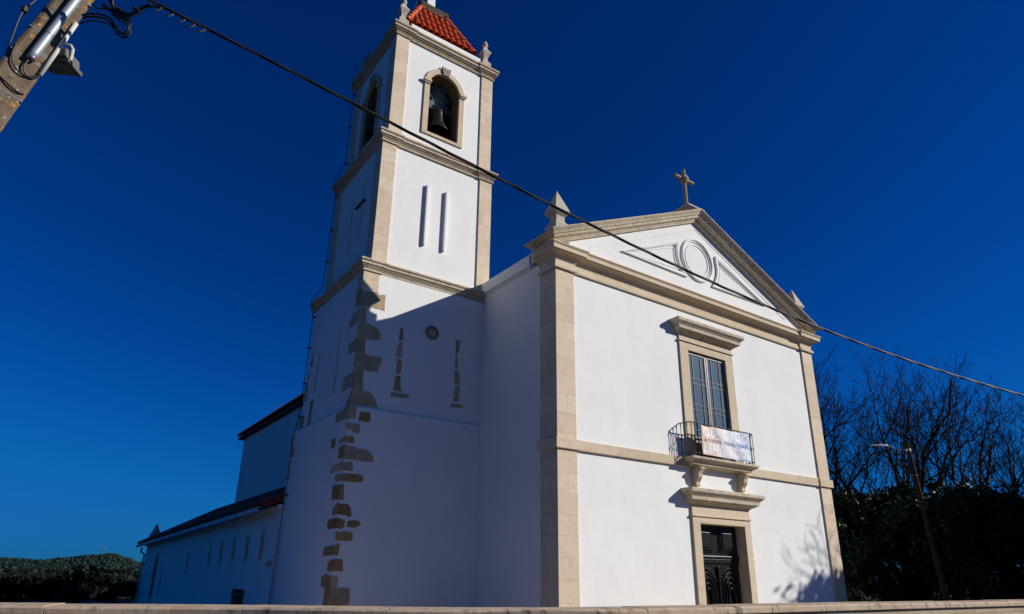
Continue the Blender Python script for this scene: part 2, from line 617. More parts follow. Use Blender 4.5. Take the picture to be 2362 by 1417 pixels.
# horizontal cornice
path = [(0, .60), (0, 0), (.57, 0), (.57, .05), (9.71, .05), (9.71, 0), (10.28, 0), (10.28, .60)]
m = MB()
m.sweep(path, [(-.05, 8.42), (.055, 8.42), (.06, 8.45), (.06, 8.495), (.012, 8.50), (.012, 8.63), (.03, 8.66), (.05, 8.70),
               (.085, 8.74), (.14, 8.77), (.20, 8.785), (.20, 8.80), (.225, 8.80), (.225, 8.90), (.24, 8.905), (.24, 8.925), (.26, 8.93), (.26, 8.965), (-.05, 8.97)])
m.build('cornice', M['trim'], church, bevel=0.006)
# raking cornices and the returns on the sides
K = 0.462
Z0 = 8.965
RP = [(-.05, .0), (.03, .0), (.035, .035), (.05, .04), (.065, .075), (.13, .095), (.135, .11), (.155, .11), (.155, .165), (.185, .17), (.20, .185),
      (.21, .215), (.245, .25), (.28, .285), (.28, .315), (-.05, .315)]
for side in (-1, 1):
    m = MB()
    a, b = [], []
    for p, n in RP:
        zz = Z0 + n * 1.05
        xe = -max(p, 0)                                        # the foot is mitred with the return on the side
        z_e = zz + K * xe + 0.085
        if side < 0:
            a.append((xe, -p, z_e))
            b.append((CX, -p, zz + K * CX + 0.0))
        else:
            a.append((10.28 - xe, -p, z_e))
            b.append((CX, -p, zz + K * CX))
    m.loft([a, b])
    m.build('raking_cornice', M['trimw'], church, bevel=0.005)
    m = MB()
    X0 = 0 if side < 0 else 10.28
    s = -1 if side < 0 else 1
    a, b = [], []
    for p, n in RP:
        zz = Z0 + n * 1.05 + K * (-max(p, 0)) + 0.085
        a.append((X0 + s * p, -max(p, 0), zz))
        b.append((X0 + s * p, 0.60 + max(p, 0) * 0.9, zz))
    m.loft([a, b])
    m.build('cornice_return', M['trimw'], church, bevel=0.005)
m = MB()
m.plate([(0.0, 8.96), (10.28, 8.96), (10.28, 9.12), (CX, 9.12 + K * CX), (0, 9.12)], WY, 0.5)
m.build('pediment_wall', M['plaster'], church)

# relief mouldings in the pediment
fm = lambda u, v, w: (u, WY - w, v)
flat = [(-.055, -.01), (-.055, .035), (-.03, .05), (.0, .052), (.03, .03), (.055, .03), (.055, -.01)]
OX, OZ = CX - 0.02, 10.14
m = MB()
ring = [(OX + .60 * math.cos(-2 * math.pi * i / 64), OZ + .60 * math.sin(-2 * math.pi * i / 64)) for i in range(64)]
m.sweep(ring, [(-.055, -.01), (-.055, .045), (-.03, .06), (0, .055), (.02, .025), (.05, .025), (.05, -.01)], closed=True, mapf=fm)
ring = [(OX + .47 * math.cos(-2 * math.pi * i / 64), OZ + .47 * math.sin(-2 * math.pi * i / 64)) for i in range(64)]
m.sweep(ring, [(-.018, -.01), (-.018, .018), (.018, .018), (.018, -.01)], closed=True, mapf=fm)
m.build('ring_moulding', M['plaster'], church, bevel=0.004)
for s in (-1, 1):
    def X(dx):
        return CX + s * dx
    ar = []
    for i in range(1, 12):                                     # the side that follows the ring
        a = math.radians(-43 + 61 * i / 12)
        ar.append((X(.86 * math.cos(a)), OZ + .86 * math.sin(a)))
    tri = [(X(2.92), 9.53), (X(0.62), 9.53)] + ar + [(X(0.84), 10.44)]
    # orient so that the profile's outside points out
    area = sum(tri[i][0] * tri[(i + 1) % len(tri)][1] - tri[(i + 1) % len(tri)][0] * tri[i][1] for i in range(len(tri)))
    if area < 0:
        tri.reverse()
    m = MB()
    m.sweep(tri, [(-.05, -.01), (-.05, .03), (-.02, .045), (.02, .055), (.05, .055), (.05, -.01)], closed=True, mapf=fm)
    cxm, czm = sum(p[0] for p in tri) / len(tri), sum(p[1] for p in tri) / len(tri)
    m.build('triangle_moulding', M['plaster'], church, bevel=0.004)
    tin = []
    m = MB()
    m.sweep(tri, [(-.125, -.01), (-.125, .016), (-.095, .016), (-.095, -.01)], closed=True, mapf=fm)
    m.build('inner_line_moulding', M['plaster'], church)
m = MB()                                                       # thin plaster line that follows the rake
m.sweep([(1.15, 9.30), (CX, 9.30 + K * (CX - 1.15)), (10.28 - 1.15, 9.30)], [(-.008, -.01), (-.008, .012), (.008, .012), (.008, -.01)], mapf=fm)
m.build('line_moulding', M['plaster'], church)

M['crossstone'] = m_simple('lichened_cross_stone', (0.33, 0.27, 0.19), (0.22, 0.18, 0.13), 9, 0.9, 0.4)
# pinnacles and the cross
for x in (0.24, 10.04):
    m = MB()
    c = (x, 0.215, 9.18)
    m.lathe([(.21, 0), (.21, .46), (.195, .49), (.165, .52), (.15, .545), (.13, .57), (.13, .70), (.15, .725), (.225, .80), (.225, .845), (.0, 1.46)], c)
    m.build('pinnacle', M['fin'], church, bevel=0.006)
m = MB()
c = (CX, 0.25, 11.35)
m.lathe([(.24, 0), (.24, .33), (.27, .36), (.36, .42), (.36, .47), (.17, .56)], c)
m.build('cross_base', M['fin'], church, bevel=0.008)
m = MB()


def octbar(m, p, q, r):
    m.tube([p, q], r, 8)


zc = 12.92
octbar(m, (CX, 0.25, 11.85), (CX, 0.25, 13.24), 0.060)
octbar(m, (CX - .40, 0.25, zc), (CX + .40, 0.25, zc), 0.055)
m.tube([(CX, 0.15, zc), (CX, 0.35, zc)], 0.11, 16)
m.tube([(CX, 0.12, zc), (CX, 0.15, zc)], 0.06, 12)
m.build('cross', M['crossstone'], church)

M['bars'] = m_simple('dark_glazing_bar', (0.055, 0.052, 0.05), (0.04, 0.038, 0.036), 10, 0.5, 0.05)
# window with its stone surround
HOODP = lambda z, p: [(-.03, z), (.02, z), (.035, z + .02), (p * .45, z + .07), (p * .6, z + .10), (p * .66, z + .10), (p * .68, z + .19), (p * .76, z + .205),
                      (p * .80, z + .225), (p * .9, z + .245), (p, z + .275), (p, z + .335), (p * .93, z + .365), (-.03, z + .385)]
win = MB()
win.box(4.08, 4.40, 0.0, 0.32, 4.5, 7.33)
win.box(5.90, 6.22, 0.0, 0.32, 4.5, 7.33)
win.box(4.08, 6.22, 0.0, 0.32, 7.33, 7.72)
win.sweep([(4.08, .06), (4.08, 0), (6.22, 0), (6.22, .06)], [(-.02, 7.535), (.035, 7.535), (.035, 7.575), (-.02, 7.58)])
window = win.build('window', M['trim'], church, bevel=0.005)
m = MB()
m.sweep([(4.08, .08), (4.08, 0), (6.22, 0), (6.22, .08)], HOODP(7.71, .27))
m.build('hood', M['trimw'], window, bevel=0.005)
for s in (0, 1):
    x0, x1 = (4.41, 5.14) if s == 0 else (5.16, 5.89)
    m = MB()
    y0, y1 = 0.065, 0.105
    f = 0.055
    m.box(x0, x0 + f, y0, y1, 4.5, 7.32)
    m.box(x1 - f, x1, y0, y1, 4.5, 7.32)
    m.box(x0 + f, x1 - f, y0, y1, 7.255, 7.32)
    m.box(x0 + f, x1 - f, y0, y1, 4.5, 4.58)
    m.box(x0 + f, x1 - f, y0, y1, 5.02, 5.08)
    sash = m.build('casement', M['frame'], window, bevel=0.003)
    m = MB()
    gx0, gx1 = x0 + f, x1 - f
    for k in (0.24, 0.76):
        xx = gx0 + (gx1 - gx0) * k
        m.box(xx - .011, xx + .011, y0 + .006, y1 - .008, 5.08, 7.255)
    for zz in (6.62, 6.48, 5.92, 5.78, 5.25):
        m.box(gx0, gx1, y0 + .009, y1 - .011, zz - .010, zz + .010)
    m.build('glazing_bars', M['bars'], window)
    m = MB()
    m.box(x0 + .02, x1 - .02, .088, .096, 5.05, 7.29)
    m.build('pane', M['glass'], window)
    m = MB()
    m.box(x0 + .02, x1 - .02, .080, .096, 4.55, 5.03)
    m.build('lower_panel', M['frame'], window)
m = MB()
m.box(4.3, 6.0, .30, .34, 4.3, 7.5)
m.build('dark_backing', M['darkfill'], window)  # near-black sheet for the unlit room behind the panes

# door with its stone surround
dm = MB()
dm.box(4.06, 4.32, -0.012, 0.34, 0.0, 2.97)
dm.box(6.0, 6.24, -0.012, 0.34, 0.0, 2.97)
dm.box(4.06, 6.24, -0.012, 0.34, 2.97, 3.40)
dm.sweep([(4.06, .06), (4.06, -.012), (6.24, -.012), (6.24, .06)], [(-.02, 3.125), (.035, 3.125), (.035, 3.165), (-.02, 3.17)])
doorway = dm.build('doorway', M['trim'], church, bevel=0.005)
m = MB()
m.sweep([(4.06, .08), (4.06, -.012), (6.24, -.012), (6.24, .08)], HOODP(3.39, .30))
m.build('hood', M['trimw'], doorway, bevel=0.005)
DY = 0.285
m = MB()
m.box(4.25, 6.05, DY, DY + .05, 2.26, 3.0)
m.box(4.25, 6.05, DY - .05, DY, 2.19, 2.26)
m.box(4.25, 6.05, DY - .03, DY, 2.08, 2.19)
for x0, x1 in ((4.40, 5.02), (5.28, 5.92)):
    for k, (dz, pr) in enumerate(((0, .025), (.045, .05), (.10, .075))):
        m.box(x0 + dz, x1 - dz, DY - pr, DY - pr + .03, 2.34 + dz, 2.90 - dz)
m.build('transom_panel', M['door'], doorway, bevel=0.012)


def pointed(cx, half, zs, rise, zb):
    pts = [(cx - half, zb), (cx - half, zs)]
    for i in range(1, 10):
        t = i / 10
        pts.append((cx - half * (1 - t ** 1.25), zs + rise * math.sin(t * math.pi / 2) ** 0.92))
    pts.append((cx, zs + rise * 1.04))
    for i in range(9, 0, -1):
        t = i / 10
        pts.append((cx + half * (1 - t ** 1.25), zs + rise * math.sin(t * math.pi / 2) ** 0.92))
    pts += [(cx + half, zs), (cx + half, zb)]
    return pts


for (x0, x1) in ((4.33, 5.155), (5.165, 5.99)):
    m = MB()
    m.box(x0, x1, DY, DY + .05, 0.02, 2.08)
    c = (x0 + x1) / 2
    inner_edge = x1 if x0 < 5 else x0
    for half, zs, rise, p in ((.34, 1.45, .42, .03), (.27, 1.40, .36, .045), (.20, 1.36, .28, .06), (.13, 1.33, .20, .07)):
        m.sweep(pointed(c, half, zs, rise, .78), [(-.022, .0), (-.022, p * .6), (-.006, p), (.010, p), (.024, p * .4), (.024, 0)], mapf=lambda u, v, w: (u, DY - w, v))
    for i in range(15):                                         # carved dentils that follow the arch
        t = -1 + 2 * i / 14
        xx = c + t * .34
        zz = 1.93 - .26 * t * t
        m.box(xx - .011, xx + .011, DY - .022, DY, zz - .03, zz + .05)
    for dz, pr in ((0, .02), (.05, .045), (.10, .07)):
        m.box(c - .33 + dz, c + .33 - dz, DY - pr, DY - pr + .03, 0.28 + dz, 0.70 - dz)
    m.box(c - .34, c + .34, DY - .035, DY, 0.74, 0.79)
    m.box(inner_edge - .022, inner_edge + .022, DY - .06, DY, 0.02, 2.02) if x0 < 5 else None
    m.build('door_leaf', M['door'], doorway, bevel=0.006)

# balcony
bal = MB()
bal.sweep([(4.2, .04), (4.2, 0), (6.1, 0), (6.1, .04)], [(-.03, 4.26), (.03, 4.26), (.05, 4.285), (.14, 4.31), (.20, 4.325), (.20, 4.375), (.235, 4.385), (.27, 4.41), (.31, 4.43), (.33, 4.45), (.33, 4.50), (-.03, 4.505)])
balcony = bal.build('balcony', M['trimw'], church, bevel=0.005)
for xc in (4.28, 6.02):
    m = MB()
    m.box(xc - .125, xc + .125, .015, .06, 3.76, 4.26)
    pr = [(0.02, 4.26), (-.25, 4.26), (-.25, 4.225), (-.22, 4.22), (-.22, 4.19), (-.19, 4.185), (-.19, 4.155), (-.165, 4.14), (-.165, 4.08), (-.155, 4.03), (-.12, 3.98), (-.085, 3.94),
          (-.075, 3.90), (-.09, 3.875), (-.085, 3.845), (-.05, 3.83), (0.02, 3.83)]
    m.plate(pr, xc - .075, xc + .075, plane='L')
    for dx in (-.045, .03):
        m.plate([(-.16, 4.14), (-.172, 4.14), (-.172, 4.08), (-.162, 4.025), (-.127, 3.975), (-.092, 3.935), (-.082, 3.90), (-.07, 3.90), (-.08, 3.94), (-.115, 3.98), (-.15, 4.03), (-.16, 4.08)],
                xc + dx - .012, xc + dx + .027, plane='L')
    m.build('bracket', M['trim'], balcony, bevel=0.004)
RX0, RX1, RY = 3.86, 6.34, -.30
rail = [(RX0, .05), (RX0, RY + .08), (RX0 + .03, RY + .02), (RX0 + .09, RY), (RX1 - .09, RY), (RX1 - .03, RY + .02), (RX1, RY + .08), (RX1, .05)]
for nm, z, r in (('top_rail', 5.31, .014), ('bottom_rail', 4.575, .010)):
    m = MB()
    m.tube([(x, y, z) for x, y in rail], r, 6)
    m.build(nm, M['iron'], balcony)
spots = [(RX0, -.02), (RX0, -.12), (RX0, -.21)] + [(RX0 + .05 + i * (RX1 - RX0 - .1) / 20, RY) for i in range(21)] + [(RX1, -.21), (RX1, -.12), (RX1, -.02)]
for i, (x, y) in enumerate(spots):
    m = MB()
    m.tube([(x, y, 4.50), (x, y, 4.88), (x, y, 4.90), (x, y, 4.93), (x, y, 4.96), (x, y, 5.22), (x, y, 5.25), (x, y, 5.31)],
           [.009, .009, .016, .019, .009, .009, .016, .009], 6)
    m.build('baluster', M['iron'], balcony)

# ------------------------------------------------------------------ banner tied to the railing
banner = thing('banner', 'orange, white and blue welcome banner tied to the balcony railing', 'banner', (5.13, -.34, 4.9))
BX0, BX1, BZ0, BZ1 = 4.22, 6.06, 4.55, 5.27


def by(x, z):
    u = (x - BX0) / (BX1 - BX0)
    v = (z - BZ0) / (BZ1 - BZ0)
    sag = .012 * math.sin(u * math.pi * 3.2 + 1.0) * (0.5 + v) + .008 * math.sin(u * 19 + v * 5) + .010 * noise.noise(Vector((x * 3.1, z * 3.7, 2.2)))
    return -.345 + sag


def bz(x, z):
    u = (x - BX0) / (BX1 - BX0)
    v = (z - BZ0) / (BZ1 - BZ0)
    return z - v * .012 * abs(math.sin(u * math.pi * 4)) - 0.01 * (1 - v) * math.sin(u * math.pi)


m = MB()
NX, NZ = 64, 26
G = [[m.bm.verts.new((BX0 + (BX1 - BX0) * i / NX, 0, BZ0 + (BZ1 - BZ0) * j / NZ)) for i in range(NX + 1)] for j in range(NZ + 1)]
for row in G:
    for v in row:
        x, z = v.co.x, v.co.z
        v.co = (x, by(x, z), bz(x, z))
for j in range(NZ):
    for i in range(NX):
        m.bm.faces.new([G[j][i], G[j][i + 1], G[j + 1][i + 1], G[j + 1][i]])


def m_banner():
    t = NT('banner_print')
    s = t.n.new('ShaderNodeSeparateXYZ')
    t.l.new(t.co, s.inputs[0])
    u = t.math('ADD', t.math('MULTIPLY', s.outputs[0], 1 / 1.84), 0.5)
    v = t.math('ADD', t.math('MULTIPLY', s.outputs[2], 1 / .72), 0.5)
    warm = t.ramp(u, [(0.0, (0.84, 0.48, 0.28)), (0.25, (0.84, 0.60, 0.43)), (0.48, (0.80, 0.75, 0.73)), (0.68, (0.62, 0.69, 0.81)), (1.0, (0.36, 0.52, 0.81))])
    band = t.ramp(v, [(0.0, (0.2, 0.2, 0.2)), (0.30, (0.6, 0.6, 0.6)), (0.50, (1, 1, 1)), (0.66, (0.5, 0.5, 0.5)), (1.0, (0.2, 0.2, 0.2))])
    fade = t.math('MULTIPLY', band, t.ramp(u, [(0.35, (0, 0, 0)), (0.7, (1, 1, 1))]))
    c2 = t.ramp(u, [(0.0, (0.80, 0.66, 0.57)), (0.45, (0.70, 0.66, 0.66)), (0.65, (0.62, 0.66, 0.75)), (1.0, (0.56, 0.64, 0.79))])
    keep = t.math('MAXIMUM', fade, t.ramp(u, [(0.25, (0.6, 0.6, 0.6)), (0.62, (0.15, 0.15, 0.15))]))
    col = t.mix(keep, c2, warm)
    return t.done(col, 0.6, None, 0.2)


cloth = m.build('cloth', m_banner(), banner, smooth=True)
sol = cloth.modifiers.new('thickness', 'SOLIDIFY')
sol.thickness = 0.002
DG = None


def text_mesh(name, txt, x0, x1, z0, z1, mat, parent, bold=0.0, plane=None, lift=.004):
    cu = bpy.data.curves.new(name, 'FONT')
    cu.body = txt
    cu.offset = bold
    cu.space_character = 1.0 + bold * 2.5
    cu.resolution_u = 5
    ob = bpy.data.objects.new(name, cu)
    COL.objects.link(ob)
    bpy.context.view_layer.update()
    me = bpy.data.meshes.new_from_object(ob.evaluated_get(bpy.context.evaluated_depsgraph_get()))
    bpy.data.objects.remove(ob)
    bm = bmesh.new()
    bm.from_mesh(me)
    bmesh.ops.triangulate(bm, faces=bm.faces[:])
    for _ in range(2):
        bmesh.ops.subdivide_edges(bm, edges=[e for e in bm.edges if e.calc_length() > 0.15], cuts=1)
        bmesh.ops.triangulate(bm, faces=bm.faces[:])
    xs = [v.co.x for v in bm.verts]
    ys = [v.co.y for v in bm.verts]
    ax, bx, ay, byy = min(xs), max(xs), min(ys), max(ys)
    mb = MB()
    mb.bm.free()
    mb.bm = bm
    for v in bm.verts:
        x = x0 + (v.co.x - ax) / (bx - ax) * (x1 - x0)
        z = z0 + (v.co.y - ay) / (byy - ay) * (z1 - z0)
        v.co = (x, by(x, z) - lift, bz(x, z))
    o = mb.build(name, mat, parent)
    return o


M['letter'] = m_simple('white_print', (0.80, 0.79, 0.78), (0.76, 0.76, 0.77), 3, 0.6, 0)
M['navy'] = m_simple('navy_print', (0.06, 0.055, 0.17), (0.05, 0.07, 0.24), 3, 0.6, 0)
text_mesh('headline', 'OBRIGADO', 4.27, 6.01, 5.01, 5.235, M['letter'], banner, .04)
for tx, xa, xb, zb in (('A TODOS,', 4.31, 4.955, 4.868), ('TODOS,', 5.02, 5.50, 4.868), ('TODOS', 5.56, 5.98, 4.885)):
    text_mesh('small_line', tx, xa, xb, zb, 4.965, M['navy'], banner, .012)
text_mesh('headline', 'BEM-VINDOS', 4.27, 6.01, 4.60, 4.85, M['letter'], banner, .04)
for x in (4.235, 4.7, 5.14, 5.6, 6.045):
    m = MB()
    m.tube([(x, by(x, 5.26) - .002, 5.255), (x, -.30, 5.335), (x, -.27, 5.30), (x, by(x, 5.26) + .006, 5.25)], .004, 5)
    m.build('tie', M['white'], banner)

# outlines of the bare stones left showing in the plaster, metres on the tower faces
STONES_F = [[(-3.4,8.05),(-2.96,8.11),(-2.92,8.05),(-2.75,8.08),(-2.75,7.68),(-3.11,7.69),(-3.41,7.63)],[(-3.41,7.61),(-3.11,7.67),(-3.21,7.62),(-3.19,7.3),(-3.41,7.28)],[(-3.41,7.25),(-3.19,7.28),(-3.07,7.24),(-2.9,7.2),(-2.8,7.1),(-2.79,6.95),(-2.87,6.9),(-3.15,6.87),(-3.41,6.87)],[(-3.41,6.85),(-3.15,6.86),(-3.15,6.52),(-3.39,6.51)],[(-3.4,6.49),(-3.14,6.51),(-3.0,6.49),(-2.73,6.51),(-2.71,6.42),(-2.8,6.14),(-3.13,6.11),(-3.39,6.1)],[(-3.4,6.08),(-3.13,6.09),(-3.12,5.66),(-3.41,5.65)],[(-3.41,5.63),(-3.12,5.65),(-2.95,5.63),(-2.81,5.52),(-2.71,5.3),(-3.05,5.29),(-3.42,5.28)],[(-2.3,7.37),(-2.23,7.37),(-2.2,7.04),(-2.33,7.03)],[(-2.3,6.98),(-2.22,6.98),(-2.21,6.61),(-2.36,6.61),(-2.36,6.75)],[(-2.32,6.55),(-2.21,6.56),(-2.21,6.2),(-2.34,6.19)],[(-2.33,6.13),(-2.21,6.15),(-2.2,5.88),(-2.13,5.8),(-2.37,5.78)],[(-2.41,5.73),(-1.96,5.73),(-1.97,5.64),(-2.42,5.62)],[(-0.75,7.36),(-0.62,7.38),(-0.66,7.03),(-0.75,7.03)],[(-0.75,6.98),(-0.68,6.98),(-0.67,6.61),(-0.74,6.62)],[(-0.75,6.56),(-0.63,6.57),(-0.59,6.21),(-0.74,6.21)],[(-0.73,6.15),(-0.59,6.17),(-0.6,5.77),(-0.79,5.77),(-0.73,5.89)],[(-0.83,5.71),(-0.47,5.72),(-0.48,5.63),(-0.83,5.61)]]
STONES_L = [[(3.26,8.11),(3.27,7.68),(3.39,7.69),(3.44,8.14)],[(3.23,7.58),(3.56,7.58),(3.8,7.26),(3.37,7.23),(3.26,7.31)],[(3.25,6.86),(3.37,6.83),(3.61,6.81),(3.58,6.55),(3.33,6.54),(3.22,6.54)],[(3.22,6.11),(3.3,6.06),(3.74,6.02),(3.76,5.69),(3.37,5.69),(3.26,5.68)],[(3.27,5.65),(3.35,5.64),(3.42,5.29),(3.28,5.3)],[(4.27,7.4),(4.31,7.22),(4.26,6.58),(4.3,6.59),(4.29,7.07),(4.31,7.41)],[(4.27,6.53),(4.31,6.05),(4.35,5.78),(4.27,5.76),(4.26,6.1),(4.23,6.52)],[(5.62,7.16),(5.7,7.18),(5.7,6.95),(5.64,6.93)],[(5.63,6.87),(5.71,6.89),(5.79,6.53),(5.72,6.51)],[(5.73,6.48),(5.79,6.49),(5.79,6.15),(5.72,6.13)],[(5.74,5.94),(5.93,5.94),(6.01,5.28),(5.82,5.27)],[(6.22,7.33),(6.34,7.11),(6.36,6.96),(6.18,6.96)],[(6.39,6.9),(6.49,6.62),(6.37,6.59)],[(6.63,6.5),(6.63,6.05),(6.35,6.03),(6.31,6.41)],[(6.37,5.63),(6.66,5.59),(6.69,5.33),(6.36,5.31)]]
STONES_F0 = [[(-3.44,5.24),(-3.23,5.24),(-3.23,4.97),(-3.44,4.92)],[(-3.15,5.13),(-2.9,5.15),(-2.88,4.96),(-2.91,4.93),(-3.17,4.93)],[(-3.49,4.86),(-3.11,4.85),(-3.13,4.64),(-3.24,4.65),(-3.33,4.7),(-3.48,4.71)],[(-3.39,4.53),(-3.28,4.59),(-3.22,4.53),(-3.22,4.42),(-3.38,4.42)],[(-3.47,4.34),(-3.21,4.35),(-3.12,4.3),(-2.94,4.31),(-2.82,4.25),(-2.74,4.16),(-2.74,4.06),(-2.86,4.05),(-3.46,4.06)],[(-3.48,3.99),(-3.22,4.02),(-3.19,3.91),(-3.2,3.82),(-3.47,3.82)],[(-3.46,3.74),(-3.18,3.76),(-2.98,3.76),(-2.93,3.7),(-2.95,3.61),(-3.11,3.59),(-3.46,3.59)],[(-3.45,3.52),(-3.35,3.53),(-3.33,3.2),(-3.44,3.2)],[(-3.47,3.1),(-3.4,3.11),(-3.23,3.12),(-3.16,3.06),(-3.12,2.87),(-3.46,2.91)],[(-3.48,2.82),(-3.34,2.82),(-3.25,2.78),(-3.26,2.66),(-3.33,2.61),(-3.48,2.63)],[(-3.19,2.78),(-3.03,2.8),(-2.94,2.79),(-2.9,2.74),(-3.02,2.65),(-3.2,2.66)],[(-3.38,2.55),(-3.26,2.57),(-3.06,2.55),(-3.06,2.39),(-3.18,2.37),(-3.41,2.39)],[(-3.46,2.29),(-3.32,2.32),(-3.32,2.22),(-3.34,2.08),(-3.46,2.11)],[(-3.48,1.99),(-3.41,2.01),(-3.22,2.01),(-3.2,1.78),(-3.47,1.79)],[(-3.46,1.66),(-3.4,1.7),(-3.32,1.69),(-3.28,1.63),(-3.29,1.48),(-3.45,1.48)],[(-3.45,1.47),(-3.02,1.45),(-3.0,1.18),(-3.04,1.14),(-3.24,1.12),(-3.25,1.1),(-3.45,1.1)]]
STONES_L0 = [[(3.2,5.24),(3.77,5.18),(3.79,4.95),(3.22,4.96)],[(3.9,4.61),(3.66,4.6),(3.65,4.4),(3.89,4.38)],[(3.44,4.51),(3.22,4.56),(3.21,4.45),(3.41,4.43)],[(3.27,4.37),(3.38,4.35),(3.39,4.09),(3.21,4.08)],[(3.22,4.01),(3.76,4.0),(3.79,3.81),(3.23,3.83)],[(3.21,3.75),(3.45,3.75),(3.44,3.64),(3.31,3.59),(3.19,3.61)],[(3.16,3.52),(3.52,3.54),(3.51,3.24),(3.17,3.21)],[(3.28,3.15),(3.34,3.07),(3.37,2.89),(3.23,2.91)],[(3.25,2.83),(3.52,2.83),(3.61,2.72),(3.55,2.62),(3.28,2.63)],[(3.16,2.58),(3.26,2.54),(3.27,2.48),(3.16,2.5)],[(3.2,2.29),(3.65,2.26),(3.66,2.08),(3.19,2.1)],[(3.25,2.01),(3.32,1.95),(3.3,1.78),(3.21,1.78)],[(3.25,1.69),(3.41,1.72),(3.61,1.69),(3.59,1.48),(3.41,1.47),(3.17,1.54)],[(3.19,1.52),(3.35,1.48),(3.35,1.09),(3.16,1.1)],[(7.04,5.18),(7.01,4.84),(6.86,4.82),(6.9,5.17)],[(7.01,4.83),(7.05,4.58),(6.66,4.57),(6.62,4.78)],[(7.03,4.53),(7.07,4.2),(6.94,4.19),(6.92,4.52)],[(7.11,4.17),(7.1,4.01),(6.83,4.0),(6.77,4.13)],[(7.14,3.71),(7.08,3.58),(6.8,3.56),(6.8,3.68)]]
STONES_LW = [[(7.19,2.74),(6.87,2.75),(6.95,2.63),(7.1,2.61),(7.21,2.63)],[(7.99,1.95),(7.78,2.01),(7.41,2.01),(7.43,1.88),(7.82,1.85)],[(7.25,2.13),(6.91,2.16),(6.91,1.87),(7.19,1.85)],[(7.23,1.58),(6.72,1.6),(6.71,1.43),(7.22,1.4)]]

# ------------------------------------------------------------------ THE BELL TOWER
tower = thing('bell_tower', 'tall white square bell tower with stone corners, arched belfry and red tiled roof', 'bell tower', (-1.5, 4.8, 0))
TY = 3.12
S0 = (-3.42, 0.03, 3.06, 7.05)
S1 = (-3.36, 0.22, TY, 6.60)
S2 = (-3.20, 0.20, TY, 6.42)
S3 = (-3.08, 0.13, TY, 6.12)
m = MB()
m.loft([[(S0[0], S0[2], 0), (S0[1], S0[2], 0), (S0[1], S0[3], 0), (S0[0], S0[3], 0)],
        [(S0[0], S0[2], 5.235), (S0[1], S0[2], 5.235), (S0[1], S0[3], 5.235), (S0[0], S0[3], 5.235)],
        [(S1[0] - .002, S1[2] - .002, 5.285), (S0[1], S1[2] - .002, 5.285), (S0[1], S0[3] - .3, 5.285), (S1[0] - .002, S0[3] - .3, 5.285)]])
m.build('base_wall', M['plaster'], tower, bevel=0.012)
m = MB()
m.box(*S1, 5.2, 8.62)
m.build('lower_wall', M['plaster'], tower, bevel=0.012)
R = .04
m = MB()
m.box(S2[0] + R, S2[1] - R, S2[2] + R, S2[3] - R, 8.8, 12.45)
m.build('middle_wall', M['plaster'], tower)
# belfry: four thin walls with arched openings on the front and on the left side
FXC, LYC = -1.48, 4.66
AR, AS, AB = 0.48, 14.86, 13.22


def arch_hole(c, r, zb, zs, n=20):
    return [(c - r, zb), (c + r, zb)] + arc(c, zs, r, 0, math.pi, n)


m = MB()
x0, x1, y0, y1 = S3[0] + R, S3[1] - R, S3[2] + R, S3[3] - R
TH = .62
m.plate([(x0, 12.6), (x1, 12.6), (x1, 16.1), (x0, 16.1)], y0, y0 + .30, [arch_hole(FXC, AR + .155, AB - .07, AS)], 'F')
m.plate([(y0 + .30, 12.6), (y1 - .3, 12.6), (y1 - .3, 16.1), (y0 + .30, 16.1)], x0, x0 + .30, [arch_hole(LYC, AR + .155, AB - .07, AS)], 'L')
m.box(x0, x1, y1 - .3, y1, 12.6, 16.1)
m.box(x1 - .3, x1, y0 + .3, y1 - .3, 12.6, 16.1)
m.build('belfry_wall', M['plaster'], tower)
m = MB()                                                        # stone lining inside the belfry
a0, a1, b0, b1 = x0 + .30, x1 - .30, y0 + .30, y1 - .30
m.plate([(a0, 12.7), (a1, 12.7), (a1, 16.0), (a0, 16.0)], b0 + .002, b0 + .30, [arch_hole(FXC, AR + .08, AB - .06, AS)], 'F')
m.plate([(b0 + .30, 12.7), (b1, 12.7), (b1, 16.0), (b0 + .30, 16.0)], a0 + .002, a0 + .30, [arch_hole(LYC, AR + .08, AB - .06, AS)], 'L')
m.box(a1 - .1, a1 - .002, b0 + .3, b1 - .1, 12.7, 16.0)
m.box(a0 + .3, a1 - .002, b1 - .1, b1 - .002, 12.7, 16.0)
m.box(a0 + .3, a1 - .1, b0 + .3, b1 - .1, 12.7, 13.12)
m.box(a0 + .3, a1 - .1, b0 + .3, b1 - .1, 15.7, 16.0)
m.build('belfry_lining', M['belfry'], tower)
